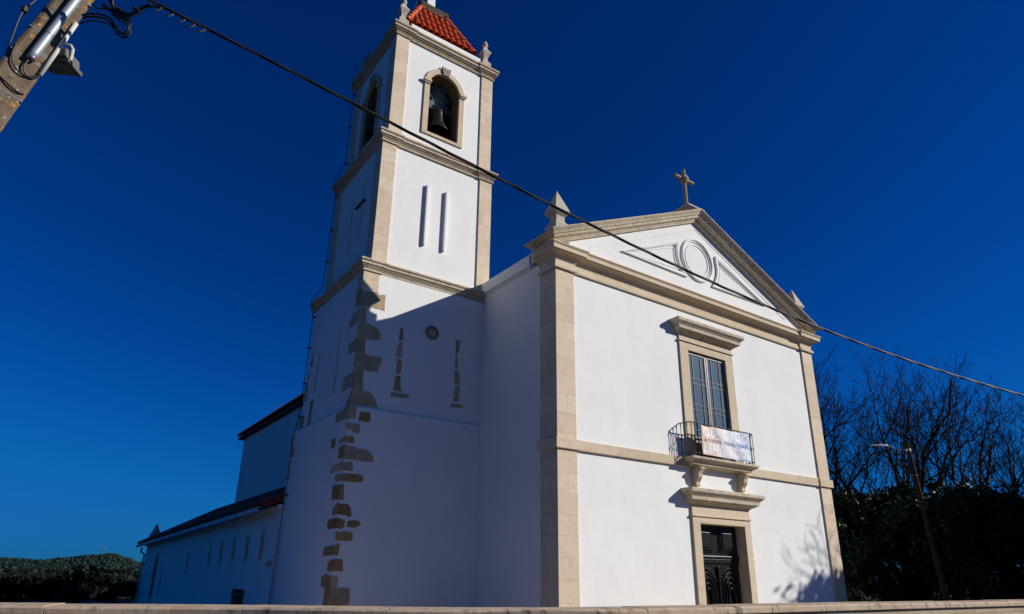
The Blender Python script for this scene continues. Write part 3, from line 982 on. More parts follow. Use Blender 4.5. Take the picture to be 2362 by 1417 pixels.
for plane, c, d in (('F', FXC, S3[2]), ('L', LYC, S3[0])):
    fr = MB()
    RO = AR + .165
    outer = [(c - RO, AB - .09), (c + RO, AB - .09), (c + RO, AS)] + arc(c, AS, RO, 0, math.pi, 24)[1:]
    fr.plate(outer, d - .004, d + .09, [arch_hole(c, AR, AB, AS, 24)], plane)
    arch = fr.build('belfry_arch', M['trim'], tower, bevel=0.005)
    m = MB()                                                    # deep reveal behind the frame: same stone, its shade put into a darker brown
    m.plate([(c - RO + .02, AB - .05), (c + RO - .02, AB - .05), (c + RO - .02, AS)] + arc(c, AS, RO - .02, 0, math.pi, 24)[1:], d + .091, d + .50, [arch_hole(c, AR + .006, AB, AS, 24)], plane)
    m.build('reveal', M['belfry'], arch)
    for s in (-1, 1):                                           # impost mouldings
        m = MB()
        u0, u1 = (c - RO - .05, c - AR + .02) if s < 0 else (c + AR - .02, c + RO + .05)
        if plane == 'F':
            m.box(u0, u1, d - .075, d - .005, AS - .02, AS + .06)
            m.box(u0 + .03, u1 - .02, d - .045, d - .005, AS - .07, AS - .022)
        else:
            m.box(d - .075, d - .005, u0, u1, AS - .02, AS + .06)
            m.box(d - .045, d - .005, u0 + .03, u1 - .02, AS - .07, AS - .022)
        m.build('impost', M['trim'], arch, bevel=0.006)
    m = MB()
    m.plate([(c - .095, 15.325), (c + .095, 15.325), (c + .15, 15.585), (c - .15, 15.585)], d - .045, d + .02, plane=plane)
    for sx in (-1, 1):
        m.plate([(c + sx * .065 - .045, 15.375), (c + sx * .065 + .045, 15.375), (c + sx * .075 + .05, 15.545), (c + sx * .075 - .05, 15.545)], d - .06, d - .046,
                [[(c + sx * .066 - .03, 15.39), (c + sx * .066 + .03, 15.39), (c + sx * .074 + .035, 15.53), (c + sx * .074 - .035, 15.53)]], plane)
        m.lathe([(.0, -.03), (.022, 0), (0, .03)], (c + sx * .07, d - .045, 15.46) if plane == 'F' else (d - .045, c + sx * .07, 15.46), 8)
    m.build('keystone', M['fin'], arch, bevel=0.004)

# corner pilasters of the two upper stages
for S, z0, z1, w in ((S2, 8.88, 12.42, .41), (S3, 12.66, 16.02, .40)):
    for xa in (S[0], S[1] - w):
        for ya in (S[2], S[3] - w):
            if xa > -1 and ya > 4:
                continue
            m = MB()
            m.box(xa, xa + w, ya, ya + w, z0, z1)
            m.build('corner_pilaster', M['block'], tower, bevel=0.012)
m = MB()
m.box(S1[0] - .006, S1[0] + .41, S1[2] - .006, S1[2] + .33, 8.11, 8.64)
m.build('corner_pilaster', M['block'], tower, bevel=0.012)


def ressaut(S, w, e):
    x0, x1, y0, y1 = S
    return [(x0, y1), (x0, y1 - w), (x0 + e, y1 - w), (x0 + e, y0 + w), (x0, y0 + w), (x0, y0), (x0 + w, y0), (x0 + w, y0 + e), (x1 - w, y0 + e), (x1 - w, y0), (x1, y0),
            (x1, y0 + w), (x1 + -e, y0 + w), (x1 - e, y1 - w), (x1, y1 - w), (x1, y1)]


def cprof(z, h, p):
    return [(-.25, z), (.035, z), (.042, z + .012), (.042, z + .035), (.012, z + .038), (.012, z + .25 * h), (.03, z + .27 * h), (.045, z + .36 * h), (p * .58, z + .44 * h), (p * .58, z + .49 * h),
            (p * .44, z + .50 * h), (p * .44, z + .54 * h), (p * .82, z + .545 * h), (p * .82, z + .72 * h), (p * .66, z + .73 * h), (p * .66, z + .76 * h), (p * .86, z + .80 * h), (p, z + .86 * h), (p, z + h), (-.25, z + h + .03)]


for S, z, h, p, w in ((S1, 8.585, .295, .125, .43), (S2, 12.36, .31, .135, .43), (S3, 15.98, .34, .15, .42)):
    m = MB()
    m.sweep(ressaut(S, w, .03), cprof(z, h, p), closed=True)
    m.build('cornice', M['trimw'], tower, bevel=0.005)
    m = MB()
    m.box(S[0] + .2, S[1] - .2, S[2] + .2, S[3] - .2, z + .02, z + h + .01)
    m.build('floor_slab', M['trim'], tower)
# white parapet, finials
for a in ((S3[0] + .42, S3[1] - .44, S3[2] + .03, S3[2] + .28), (S3[0] + .42, S3[1] - .44, S3[3] - .28, S3[3] - .03),
          (S3[0] + .03, S3[0] + .28, S3[2] + .42, S3[3] - .42), (S3[1] - .28, S3[1] - .03, S3[2] + .42, S3[3] - .42)):
    m = MB()
    m.box(*a, 16.3, 16.63)
    m.build('parapet', M['plaster'], tower, bevel=0.02)
for x, y in ((S3[0] + .20, S3[2] + .20), (S3[1] - .20, S3[2] + .20), (S3[0] + .20, S3[3] - .20)):
    m = MB()
    m.lathe([(.15, 0), (.15, .36), (.13, .39), (.10, .43), (.075, .48), (.07, .55), (.085, .62), (.145, .76), (.15, .79), (.11, .85), (.065, .94), (.055, 1.0), (.055, 1.02)], (x, y, 16.31))
    m.lathe([(.05, 1.0), (.085, 1.05), (.095, 1.10), (.08, 1.15), (.06, 1.17), (.06, 1.22), (.045, 1.23)], (x, y, 16.31), 10, 0)
    m.build('finial', M['fin'], tower, bevel=0.004)
# pyramid roof of barrel tiles
RC = ((S3[0] + S3[1]) / 2, (S3[2] + S3[3]) / 2 + .02)
HB, HT, ZB, ZT = 1.10, 0.40, 17.08, 18.62
rf = MB()
rf.loft([[(RC[0] - HB + .04, RC[1] - HB + .04, ZB), (RC[0] + HB - .04, RC[1] - HB + .04, ZB), (RC[0] + HB - .04, RC[1] + HB - .04, ZB), (RC[0] - HB + .04, RC[1] + HB - .04, ZB)],
         [(RC[0] - HT, RC[1] - HT, ZT), (RC[0] + HT, RC[1] - HT, ZT), (RC[0] + HT, RC[1] + HT, ZT), (RC[0] - HT, RC[1] + HT, ZT)]])
rf.box(RC[0] - .98, RC[0] + .98, RC[1] - .98, RC[1] + .98, 16.3, ZB - .03)
roof = rf.build('tower_roof', M['tile'], tower)
NC = 5
for f in range(4):
    m = MB()
    ang = f * math.pi / 2
    ca, sa = math.cos(ang), math.sin(ang)

    def P(u, t, lift):
        half = HB + (HT - HB) * t
        x, y = u, -half
        nx, nz = -(ZT - ZB), (HB - HT)
        z = ZB + (ZT - ZB) * t
        ln = math.hypot(nx, nz)
        y += nx / ln * lift
        z += nz / ln * lift
        return Vector((RC[0] + x * ca - y * sa, RC[1] + x * sa + y * ca, z))
    for k in range(-NC, NC + 1):
        u = k * .203
        tmax = min(1.0, (HB - abs(u)) / (HB - HT)) - .02
        t = -.03
        while t < tmax - .03:
            t2 = min(t + .245, tmax)
            j = rng.uniform(-.006, .006)
            m.tube([P(u + j, t, .046), P(u + j, t2, .026)], [.066 + rng.uniform(-.003, .003), .056], 10, caps=False)
            t += .222
    for sgn in (-1, 1):
        t = -.03
        while t < .98 and sgn > 0:
            half0, half1 = HB + (HT - HB) * t, HB + (HT - HB) * min(1, t + .2)
            a = P(half0, t, .06)
            b = P(half1, min(1, t + .2), .045)
            m.tube([a, b], [.090, .072], 10, caps=False)
            t += .165
    m.build('roof_tiles', M['tile'], roof, smooth=False)
m = MB()
m.box(RC[0] - .5, RC[0] + .5, RC[1] - .5, RC[1] + .5, 18.46, 18.82)
m.loft([[(RC[0] - .43, RC[1] - .43, 18.36), (RC[0] + .43, RC[1] - .43, 18.36), (RC[0] + .43, RC[1] + .43, 18.36), (RC[0] - .43, RC[1] + .43, 18.36)],
        [(RC[0] - .5, RC[1] - .5, 18.458), (RC[0] + .5, RC[1] - .5, 18.458), (RC[0] + .5, RC[1] + .5, 18.458), (RC[0] - .5, RC[1] + .5, 18.458)]])
m.build('roof_cap', M['cap'], tower, bevel=0.02)
m = MB()
m.box(RC[0] - .12, RC[0] + .16, RC[1] - .14, RC[1] + .14, 18.80, 21.2)
m.build('roof_post', M['white'], tower, bevel=0.01)
for dx, dy in ((-.42, -.25), (-.30, -.44), (-.46, .1)):
    m = MB()
    m.tube([(RC[0] + dx, RC[1] + dy, 18.5), (RC[0] + dx * .9, RC[1] + dy, 19.2), (RC[0] + dx * .3, RC[1] + dy * .3, 21.0)], .014, 5)
    m.build('stay_rod', M['iron'], tower)

m = MB()
m.tube([(-3.17, 5.98, 16.9), (-2.4, 5.3, 18.35), (-1.62, 4.75, 20.2)], .006, 4)
m.build('stay_rod', M['iron'], tower)
# raised bars of the middle stage (front), faint bands on its left side
for x in (-1.825, -1.245):
    m = MB()
    m.plate([(x - .035, 9.78), (x - .02, 9.73), (x, 9.715), (x + .02, 9.73), (x + .035, 9.78), (x + .035, 11.53), (x - .035, 11.53)], TY + R - .085, TY + R + .02)
    m.build('raised_bar', M['plaster'], tower, bevel=0.008)
for y, z0, z1 in ((4.25, 9.9, 11.6), (4.95, 9.75, 11.5)):
    m = MB()
    m.box(S2[0] + R - .012, S2[0] + R + .01, y - .045, y + .045, z0, z1)
    m.build('faint_band', m_simple('faint_lime_band', (0.60, 0.62, 0.62), (0.56, 0.57, 0.57), 3, 0.9, 0.1), tower)
m = MB()
m.box(S2[0] - .02, S2[0] + R + .02, 4.0, 4.62, 11.02, 11.055)
m.build('iron_tie', M['iron'], tower)

# bare stones left showing in the plaster
def wobble(poly, amp=.016, seg=.07):
    out = []
    for i in range(len(poly)):
        a, b = poly[i], poly[(i + 1) % len(poly)]
        L = math.hypot(b[0] - a[0], b[1] - a[1])
        k = max(1, int(L / seg))
        for j in range(k):
            t = j / k
            w = amp if 0 < j else amp * .3
            out.append((a[0] + (b[0] - a[0]) * t + rng.uniform(-w, w) * .6, a[1] + (b[1] - a[1]) * t + rng.uniform(-w, w) * .6))
    return out


for nm, polys, plane, d, och0 in (('bare_quoin_stone', STONES_F[:7], 'F', TY, 0), ('filled_slit_stone', STONES_F[7:12], 'F', TY, 0), ('filled_slit_stone', STONES_F[12:], 'F', TY, 0),
                                 ('side_quoin_stone', STONES_L[:5], 'L', S1[0], 0), ('side_slit_stone', STONES_L[5:11], 'L', S1[0], 0), ('rear_quoin_stone', STONES_L[11:], 'L', S1[0], 0),
                                 ('bare_quoin_stone', STONES_F0, 'F', S0[2], 1), ('side_quoin_stone', STONES_L0[:14], 'L', S0[0], 1), ('rear_quoin_stone', STONES_L0[14:], 'L', S0[0], 0)):
    lo = S0 if d in (S0[0], S0[2]) else S1
    for i, po in enumerate(polys):
        if 'quoin' in nm and 'rear' not in nm:                   # quoins wrap round the corner
            edge, tol = (lo[0], .06) if plane == 'F' else (lo[2], .24)
            po = [(edge - .009 if p[0] < edge + tol else p[0], p[1]) for p in po]
        och = och0 and i not in (0, 4, 5, 15, 14, 2)
        m = MB()
        m.plate(wobble(po, .008 if 'slit' in nm else .014), d - .009 - .0007 * i, d + .02, plane=plane)
        m.build(nm, M['ochre' if och else 'stone'], tower, bevel=0.004)

# small stone dial on the front
m = MB()
dx, dz = -1.45, 7.40
pts = []
for i in range(20):
    a = 2 * math.pi * i / 20
    r = .195 + rng.uniform(-.014, .014)
    pts.append((dx + r * math.cos(a), dz + r * .95 * math.sin(a)))
m.plate(pts, TY - .035, TY + .02)
dial = m.build('stone_dial', M['stone'], tower, bevel=0.006)
m = MB()
ring = [(dx + .145 * math.cos(-2 * math.pi * i / 40), dz + .145 * math.sin(-2 * math.pi * i / 40)) for i in range(40)]
m.sweep(ring, [(-.010, 0), (-.010, .006), (.010, .006), (.010, 0)], closed=True, mapf=lambda u, v, w: (u, TY - .036 - w, v))
for i in range(12):
    a = 2 * math.pi * i / 12
    m.plate([(dx + r * math.cos(a + e), dz + r * math.sin(a + e)) for r, e in ((.108, -.09), (.137, -.07), (.137, .07), (.108, .09))], TY - .041, TY - .036)
m.tube([(dx, TY - .036, dz), (dx, TY - .045, dz)], .012, 8)
m.build('hour_marks', M['iron'], dial)

# lightning conductor with stand-offs, down the rear left corner
pts = [(-3.17, 5.98, 16.9), (-3.25, 6.08, 16.45), (-3.16, 6.00, 15.8), (-3.17, 6.02, 14.6), (-3.17, 6.05, 13.3), (-3.36, 6.30, 12.75), (-3.28, 6.22, 12.2), (-3.29, 6.26, 11.1), (-3.29, 6.3, 10.1), (-3.30, 6.35, 9.3),
       (-3.52, 6.50, 8.95), (-3.45, 6.40, 8.4), (-3.45, 6.42, 7.5), (-3.45, 6.45, 6.5), (-3.46, 6.48, 5.6), (-3.50, 6.6, 5.1), (-3.50, 6.62, 4.5), (-3.50, 6.70, 3.6), (-3.50, 6.76, 2.8)]
m = MB()
m.tube(pts, .011, 5)
m.build('lightning_cable', M['rubber'], tower)
for i in (2, 3, 4, 6, 7, 8, 11, 12, 13, 14, 17):
    p = pts[i]
    m = MB()
    m.tube([(p[0] + .12, p[1], p[2]), (p[0] - .02, p[1], p[2])], .016, 6)
    m.lathe([(.0, -.035), (.032, -.02), (.032, .02), (0, .035)], (p[0], p[1], p[2]), 8)
    m.build('cable_clip', M['iron'], tower)
m = MB()
m.tube([(-3.50, 6.77, 2.85), (-3.50, 6.84, 2.0), (-3.50, 6.92, 0.0)], .032, 8)
m.tube([(-3.50, 6.80, 2.2), (-3.40, 6.80, 2.2)], .02, 6)
m.build('cable_guard_pipe', M['galv'], tower)

# ------------------------------------------------------------------ bells
def bell(loc, R_, H_, label, side=False):
    def T(dx, dy, z):                                           # dx along the yoke, dy through the opening
        return (loc[0] + dy, loc[1] - dx, z) if side else (loc[0] + dx, loc[1] + dy, z)

    b = thing('bell', label, 'bell', loc, 'bells hung in the belfry')
    m = MB()
    pr = [(1.0, 0), (.985, .04), (.93, .09), (.82, .18), (.68, .34), (.60, .52), (.565, .72), (.56, .80), (.575, .81), (.575, .84), (.55, .85), (.54, .90), (.555, .91), (.555, .93), (.48, .975), (.30, 1.0), (.0, 1.01)]
    inner = [(.0, .90), (.44, .86), (.50, .6), (.60, .34), (.78, .16), (.93, .0)]
    n = 40
    rings = [[(loc[0] + r * R_ * math.cos(2 * math.pi * k / n), loc[1] + r * R_ * math.sin(2 * math.pi * k / n), loc[2] + z * H_) for k in range(n)] for r, z in inner + pr]
    m.loft(rings, caps=False)
    m.build('bell_body', M['bronze'], b, smooth=True)
    m = MB()
    m.tube([(loc[0], loc[1], loc[2] + H_ * .9), (loc[0], loc[1], loc[2] + .02)], .022, 8)
    m.lathe([(.0, -.14), (.06, -.11), (.075, -.05), (.04, .02), (.02, .05)], (loc[0], loc[1], loc[2] + .06), 12, 0)
    m.build('clapper', M['iron'], b)
    zt = loc[2] + H_
    m = MB()
    for i in (-1.5, -.5, .5, 1.5):
        m.tube([T(i * .045, -.06, zt - .02), T(i * .10, -.10, zt + .72)], .011, 6)
        m.tube([T(i * .10, -.10, zt + .70), T(i * .10, -.10, zt + .75)], .022, 6)
    for k in (.30, .52):
        m.tube([T(-.10 - .06 * k, -.06 - .05 * k, zt + k), T(.10 + .06 * k, -.06 - .05 * k, zt + k)], .012, 5)
    m.build('hanger_rods', M['steel'], b)
    m = MB()
    half = [(.0, -.05), (.50, -.05), (.50, .10), (.36, .13), (.30, .20), (.22, .24), (.25, .32), (.34, .38), (.36, .46), (.30, .53), (.22, .55), (.20, .60), (.27, .66), (.28, .74), (.20, .82), (.10, .84), (.06, .88), (.0, .88)]
    c = loc[1] if side else loc[0]
    poly = [(c + u, zt + v + .04) for u, v in half] + [(c - u, zt + v + .04) for u, v in reversed(half[1:-1])]
    d = loc[0] if side else loc[1]
    m.plate(poly, d - .06, d + .10, plane='L' if side else 'F')
    if side:
        m.box(d - .04, d + .08, c - .66, c + .66, zt - .03, zt + .07)
    else:
        m.box(c - .66, c + .66, d - .04, d + .08, zt - .03, zt + .07)
    m.build('yoke', M['verd'], b, bevel=0.015)
    return b


bell((-1.42, 3.62, 13.70), .37, .74, 'bronze bell with steel rods in the sunlit front opening of the tower')
bell((-2.70, 4.80, 13.70), .34, .66, 'dark bell silhouetted in the shaded left opening of the tower', True)

# ------------------------------------------------------------------ low side building and its slit windows
side = thing('side_building', 'long low white lean-to building with narrow slit windows behind the tower', 'building', (-1.6, 19.0, 0))
LX = -3.40
SL = (3.36 - 2.98) / (31.3 - 7.05)


def ez(y, z=3.30):
    return z - (y - 7.05) * SL


M['slit_panel'] = m_simple('dark_brown_panel', (0.075, 0.045, 0.026), (0.045, 0.028, 0.018), 8, 0.7, 0.2)
slits = [(8.6, 2.42), (10.12, 2.37), (11.70, 2.35), (13.35, 2.30), (15.05, 2.28), (18.9, 2.02)]
holes = []
for y, z in slits:
    holes.append([(y - .085, z - .24), (y + .085, z - .24), (y + .085, z + .24), (y - .085, z + .24)])
holes.append([(9.75, .2), (10.85, .2), (10.85, 1.24), (9.75, 1.24)])
holes.append([(26.5, .45), (27.4, .45), (27.4, 2.25), (26.5, 2.25)])
m = MB()
m.plate([(7.05, 0), (31.3, 0), (31.3, ez(31.3)), (7.05, ez(7.05))], LX, LX + .5, holes, 'L')
m.plate([(LX + .5, 0), (0.03, 0), (0.03, 4.75), (LX + .5, ez(31.3))], 30.8, 31.3, plane='F')
m.build('wall', M['plaster'], side, bevel=0.01)
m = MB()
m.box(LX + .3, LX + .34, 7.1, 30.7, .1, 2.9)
m.build('dark_interior', M['darkfill'], side)
for y, z in slits:
    m = MB()
    m.plate([(y - .19, z - .40), (y + .19, z - .40), (y + .19, z + .37), (y - .19, z + .37)], LX - .006, LX + .12, [[(y - .084, z - .239), (y + .084, z - .239), (y + .084, z + .239), (y - .084, z + .239)]], 'L')
    sw = m.build('slit_window', M['trim'], side, bevel=0.006)
    m = MB()
    m.box(LX + .07, LX + .10, y - .083, y + .083, z - .238, z + .238)  # dark brown panel closing the slit
    m.build('slit_panel', M['slit_panel'], sw)
m = MB()
for i in range(7):
    y = 9.78 + 1.04 * i / 6
    m.tube([(LX - .05, y, .1), (LX - .05, y, 1.26)], .022, 6)
for z in (.45, 1.12):
    m.box(LX - .07, LX - .03, 9.62, 10.98, z - .02, z + .02)
grille = m.build('window_grille', M['iron'], side)
m = MB()
m.plate([(26.3, .2), (27.6, .2), (27.6, 2.5), (26.3, 2.5)], LX - .006, LX + .12, [[(26.52, .46), (27.38, .46), (27.38, 2.24), (26.52, 2.24)]], 'L')
dfr = m.build('side_doorway', M['trim'], side, bevel=0.006)
m = MB()
m.box(LX + .14, LX + .18, 26.5, 27.4, .45, 2.25)
m.build('door_leaf', M['door'], dfr)
for po in STONES_LW + [[(24.6, .6), (25.0, .6), (25.0, 1.3), (24.75, 2.1), (24.6, 1.2)]]:
    m = MB()
    m.plate(wobble(po), LX - .012, LX + .02, plane='L')
    m.build('bare_stone', M['stone'], side, bevel=0.004)
rf = MB()
E0, E1 = 7.06, 31.9
za, zb = ez(E0, 3.40), ez(E1, 3.40)
rf.loft([[(-3.78, E0, za), (-3.78, E0, za - .07), (0.03, E0, 5.10), (0.03, E0, 5.22)], [(-3.78, E1, zb), (-3.78, E1, zb - .07), (0.03, E1, 5.0), (0.03, E1, 5.12)]])
lroof = rf.build('lean_to_roof', M['oldtile'], side)
m = MB()
n = 118
for i in range(n):
    y = E0 + .1 + (E1 - E0 - .2) * i / (n - 1)
    z0, z1 = ez(y, 3.44), 5.22 - (y - E0) * .004
    m.tube([(-3.82, y, z0), (-1.9, y, z0 + (z1 - z0) * .498), (0.02, y, z1)], [.085, .08, .075], 6)
m.build('roof_tiles', M['oldtile'], lroof)
m = MB()                                                        # square gutter
m.sweep([(7.6, ez(7.6, 3.30)), (32.0, ez(32.0, 3.30))], [(-.055, -.06), (.055, -.06), (.055, .06), (.045, .06), (.045, -.05), (-.045, -.05), (-.045, .06), (-.055, .06)],
        mapf=lambda u, v, w: (-3.83 + w, u, v))
m.build('gutter', M['gutter'], side)
m = MB()
m.plate([(7.05, ez(7.05) - .02), (31.3, ez(31.3) - .02), (31.3, ez(31.3) + .1), (7.05, ez(7.05) + .1)], LX - .14, LX + .02, plane='L')
m.build('eave_moulding', M['plaster'], side, bevel=0.03)
m = MB()
m.lathe([(.26, 0), (.26, .25), (.30, .31), (.0, 1.08)], (-3.0, 32.2, 3.1))
m.build('pinnacle', M['fin'], side)
m = MB()
m.tube([(-3.55, 32.0, 2.82), (-3.62, 31.6, 2.62), (-3.45, 31.42, 2.5), (-3.45, 31.40, 0)], .05, 8)
m.build('downpipe', M['gutter'], side)

# ------------------------------------------------------------------ churchyard wall in front
bwall = thing('boundary_wall', 'beige stone churchyard wall with weathered coping along the bottom of the view', 'wall', (-2, -4, 0))
WP = [(-9.9, -.55), (-8.68, -1.22), (-6.87, -1.96), (-5.38, -3.02), (-4.21, -3.68), (-3.1, -3.98), (-1.16, -4.22), (2.42, -4.36), (8.74, -4.70), (13.0, -5.0), (20.0, -5.5)]


def smooth_path(P, n=3):
    for _ in range(n):
        Q = [P[0]]
        for i in range(len(P) - 1):
            a, b = P[i], P[i + 1]
            Q.append((a[0] * .75 + b[0] * .25, a[1] * .75 + b[1] * .25))
            Q.append((a[0] * .25 + b[0] * .75, a[1] * .25 + b[1] * .75))
        Q.append(P[-1])
        P = Q
    return P


WS = smooth_path(WP, 2)
# arc lengths, to cut the coping in single stones
cum = [0]
for i in range(1, len(WS)):
    cum.append(cum[-1] + math.hypot(WS[i][0] - WS[i - 1][0], WS[i][1] - WS[i - 1][1]))


def at(s):
    for i in range(1, len(WS)):
        if s <= cum[i]:
            t = (s - cum[i - 1]) / (cum[i] - cum[i - 1])
            return (WS[i - 1][0] + (WS[i][0] - WS[i - 1][0]) * t, WS[i - 1][1] + (WS[i][1] - WS[i - 1][1]) * t)
    return WS[-1]


m = MB()
m.sweep(WS, [(-.42, 0), (0.0, 0), (0.0, 1.305), (-.42, 1.305)])
m.build('wall_body', M['wallblock'], bwall)
s = 0.0
while s < cum[-1] - .3:
    L = rng.uniform(1.4, 2.1)
    e = min(s + L, cum[-1])
    k = max(2, int((e - s) / .25))
    g = .003
    pa = [at(s + g + (e - s - 2 * g) * i / k) for i in range(k + 1)]
    dz = rng.uniform(-.006, .006)
    m = MB()
    m.sweep(pa, [(-.46, 1.307), (.05, 1.307), (.055, 1.32), (.055, 1.375 + dz), (.03, 1.40 + dz), (-.46, 1.405 + dz)])
    m.build('coping_stone', M['coping'], bwall, bevel=0.004)
    s = e

# ------------------------------------------------------------------ leaning concrete pole at the top left, its pipes and lamp
PD = Vector((0.2043, 0.061, 0.977)).normalized()
PO = Vector((-9.164, -5.257, 5.712))
face_v = Vector((0.286, -0.9582, 0.0))
side_v = Vector((0.9362, 0.2794, -0.2133))                         # across the pole, to the right


def PP(t, a=0.0, b=0.0):
    return PO + PD * t + side_v * a + face_v * b


M['strapgrey'] = m_simple('dull_steel_band', (0.16, 0.17, 0.19), (0.10, 0.11, 0.12), 12, 0.45, 0.05, 0.5, 0.4)
pole = thing('utility_pole', 'lichen covered concrete pole leaning in the top left corner with pipes strapped on', 'utility pole', tuple(PP(-5.85)))
m = MB()


def psec(t, w, d):
    c = .022
    k = -.010
    return [PP(t, x + k, y) for x, y in ((-w, -d + c), (-w + c, -d), (w - c, -d), (w, -d + c), (w, d - c), (w - c, d), (-w + c, d), (-w, d - c))]


m.loft([psec(-5.85, .19, .15), psec(-1, .122, .10), psec(0, .106, .09), psec(3.2, .08, .07)])
m.build('shaft', M['concrete'], pole, bevel=0.006)
m = MB()
m.tube([PP(2.5, -.01, .13), PP(.2, .0, .125), PP(-.40, .0, .125), PP(-.47, .0, .125)], .031, 16)
m.build('steel_conduit', M['galv'], pole, smooth=True)
m = MB()
m.tube([PP(.06, .088, .106), PP(-.53, .098, .108)], .0155, 12)
m.build('plastic_conduit', M['pvc'], pole, smooth=True)
for t in (.30, .02, -.20, -.46, -.80):
    m = MB()
    w, d = .109 - .012 * t, .093 - .008 * t
    k = -.010
    m.loft([[PP(t + dt, x + k, y) for x, y in ((-w, -d), (w, -d), (w, d), (-w, d))] for dt in (-.004, .004)])
    if t > -.7:
        m.tube([PP(t - .004, .0, .125), PP(t + .004, .0, .125)], .0325, 16)
    m.build('steel_strap', M['strapgrey'], pole)
for t in (-.12, -.36):
    m = MB()
    m.loft([[PP(t + dt, x, y) for x, y in ((.0, .085), (.09, .085), (.09, .096), (.0, .096))] for dt in (-.02, .02)])
    m.build('pipe_bracket', M['lampgrey'], pole)
def smooth_path3(P, n=2):
    for _ in range(n):
        P = [P[0]] + [q for a, b in zip(P, P[1:]) for q in (a.lerp(b, .25), a.lerp(b, .75))] + [P[-1]]
    return P


wires = [[PP(-.45, .0, .125), PP(-.55, -.01, .12), PP(-.60, .03, .11), PP(-.60, .08, .11), PP(-.53, .098, .108)],
         [PP(-.40, -.11, .10), PP(-.52, -.10, .11), PP(-.60, -.05, .115), PP(-.62, .04, .115), PP(-.54, .098, .108)],
         [PP(.9, -.12, -.02), PP(.3, -.16, -.01), PP(.0, -.19, .02), PP(-.10, -.20, .02), PP(-.3, -.16, .02), PP(-.5, -.12, .05)],
         [PP(-.72, -.08, .10), PP(-.75, -.01, .115), PP(-.76, .06, .11), PP(-.74, .09, .10)]]
for wi in wires:
    m = MB()
    m.tube(smooth_path3(wi), .0065, 6)
    m.build('loose_wire', M['rubber'], pole)
m = MB()
m.lathe([(.0, -.03), (.022, -.022), (.022, .022), (.0, .03)], tuple(PP(-.06, -.195, .02)), 8)
m.build('wire_clamp', M['rubber'], pole)
LC = Vector((-9.06, -5.16, 5.53))
LA, LU, LV = Vector((.80, -.56, -.10)).normalized(), Vector((0.09, -.05, 1)).normalized(), Vector((-.57, -.82, 0)).normalized()


def LP(a, b, c):                                                # lamp frame: a to the right, b up, c towards the road
    return LC + LA * a + LU * b + LV * c


def lbox(m, a0, a1, b0, b1, c0, c1, ta=0):
    m.loft([[LP(a0, b0, c0), LP(a1, b0, c0), LP(a1, b0, c1), LP(a0, b0, c1)], [LP(a0, b1, c0), LP(a1 - ta, b1, c0), LP(a1 - ta, b1, c1), LP(a0, b1, c1)]])


lm = MB()
lbox(lm, -.15, .070, -.045, .055, -.10, .07, .03)
lamp = lm.build('flood_lamp', M['lampgrey'], pole, bevel=0.014)
m = MB()
lbox(m, -.15, .100, -.080, -.047, -.10, .07)
m.build('lamp_rim', M['lampgrey'], lamp, bevel=0.006)
m = MB()
m.tube([LP(-.02, .115, .03), LP(.03, .105, .03), LP(.058, .07, .03), LP(.068, .02, .03), LP(.075, -.045, .03)], [.009, .011, .011, .010, .010], 6)
m.build('lamp_bracket', M['pvc'], lamp)
m = MB()
lbox(m, -.12, .075, -.086, -.0805, -.08, .05)
m.build('lamp_lens', M['glass'], lamp)

# ------------------------------------------------------------------ overhead cable and the coil beside the pole
A = Vector((-8.644, -5.712, 5.926))
B = Vector((1.701, -7.585, 4.075))


def cab(t):
    p = A + (B - A) * t
    p.z -= t * (1 - t) * (0.498 + 2.456 * t - 1.648 * t * t)
    return p


cable = thing('overhead_cable', 'black twisted overhead cable running from the pole across the church front', 'cable', tuple(A))
for k in range(3):
    m = MB()
    pts = []
    for i in range(-12, 420):
        t = i / 300
        a = t * 58 + k * 2.094
        pts.append(cab(t) + Vector((.18, 1, 0)).normalized() * (.0072 * math.cos(a)) + Vector((0, 0, 1)) * (.0072 * math.sin(a)))
    m.tube(pts, .0074, 6)
    m.build('strand', M['rubber'], cable, smooth=True)
for t in (.012, .020, .028, .035, .042):
    m = MB()
    p = cab(t)
    m.tube([p, p + Vector((-.01, 0, -.035)), p + Vector((-.035, 0, -.06)), p + Vector((-.06, 0, -.055))], .006, 5)
    m.build('cable_tie', M['rubber'], cable)
coil = thing('cable_coil', 'tangle of looped black wires hanging between the pole and the overhead cable', 'cable', (-8.9, -5.5, 5.8))


def cp(x, y, d=0.0):                                            # an upright plane beside the pole head: x right and y down in units of 0.33 m
    return Vector((-9.543, -5.12, 5.857)) + Vector((.2699, -.1899, .0045)) * (x / 100) + Vector((.0672, .0881, -.3108)) * (y / 100) + Vector((-.4, -.7, 0)) * d


curves = [
    [(190, 42), (205, 38), (232, 40), (250, 47), (258, 56), (263, 68), (272, 80), (284, 88), (295, 84), (301, 74), (298, 64)],
    [(186, 58), (200, 52), (215, 50), (235, 53), (252, 58), (260, 64)],
    [(192, 40), (212, 36), (235, 38), (252, 44), (262, 52), (266, 64), (274, 76), (286, 84), (296, 80), (300, 66), (297, 52), (285, 42), (270, 30), (262, 18), (262, 0)],
    [(248, -8), (254, 8), (262, 20), (275, 32), (292, 38), (308, 34), (322, 24), (338, 16), (356, 15), (372, 19)],
    [(240, -10), (256, 2), (265, 16), (280, 30), (298, 36), (314, 30), (330, 18), (348, 12)],
    [(216, 12), (222, 22), (232, 26), (246, 25), (258, 24), (270, 30)],
    [(268, 40), (276, 54), (288, 52), (298, 44), (304, 54), (300, 66)],
    [(262, -8), (258, 6), (262, 18), (274, 28)],
    [(262, 70), (276, 62), (288, 66), (300, 54), (310, 58)],
    [(280, 38), (288, 54), (288, 74), (284, 86)],
]
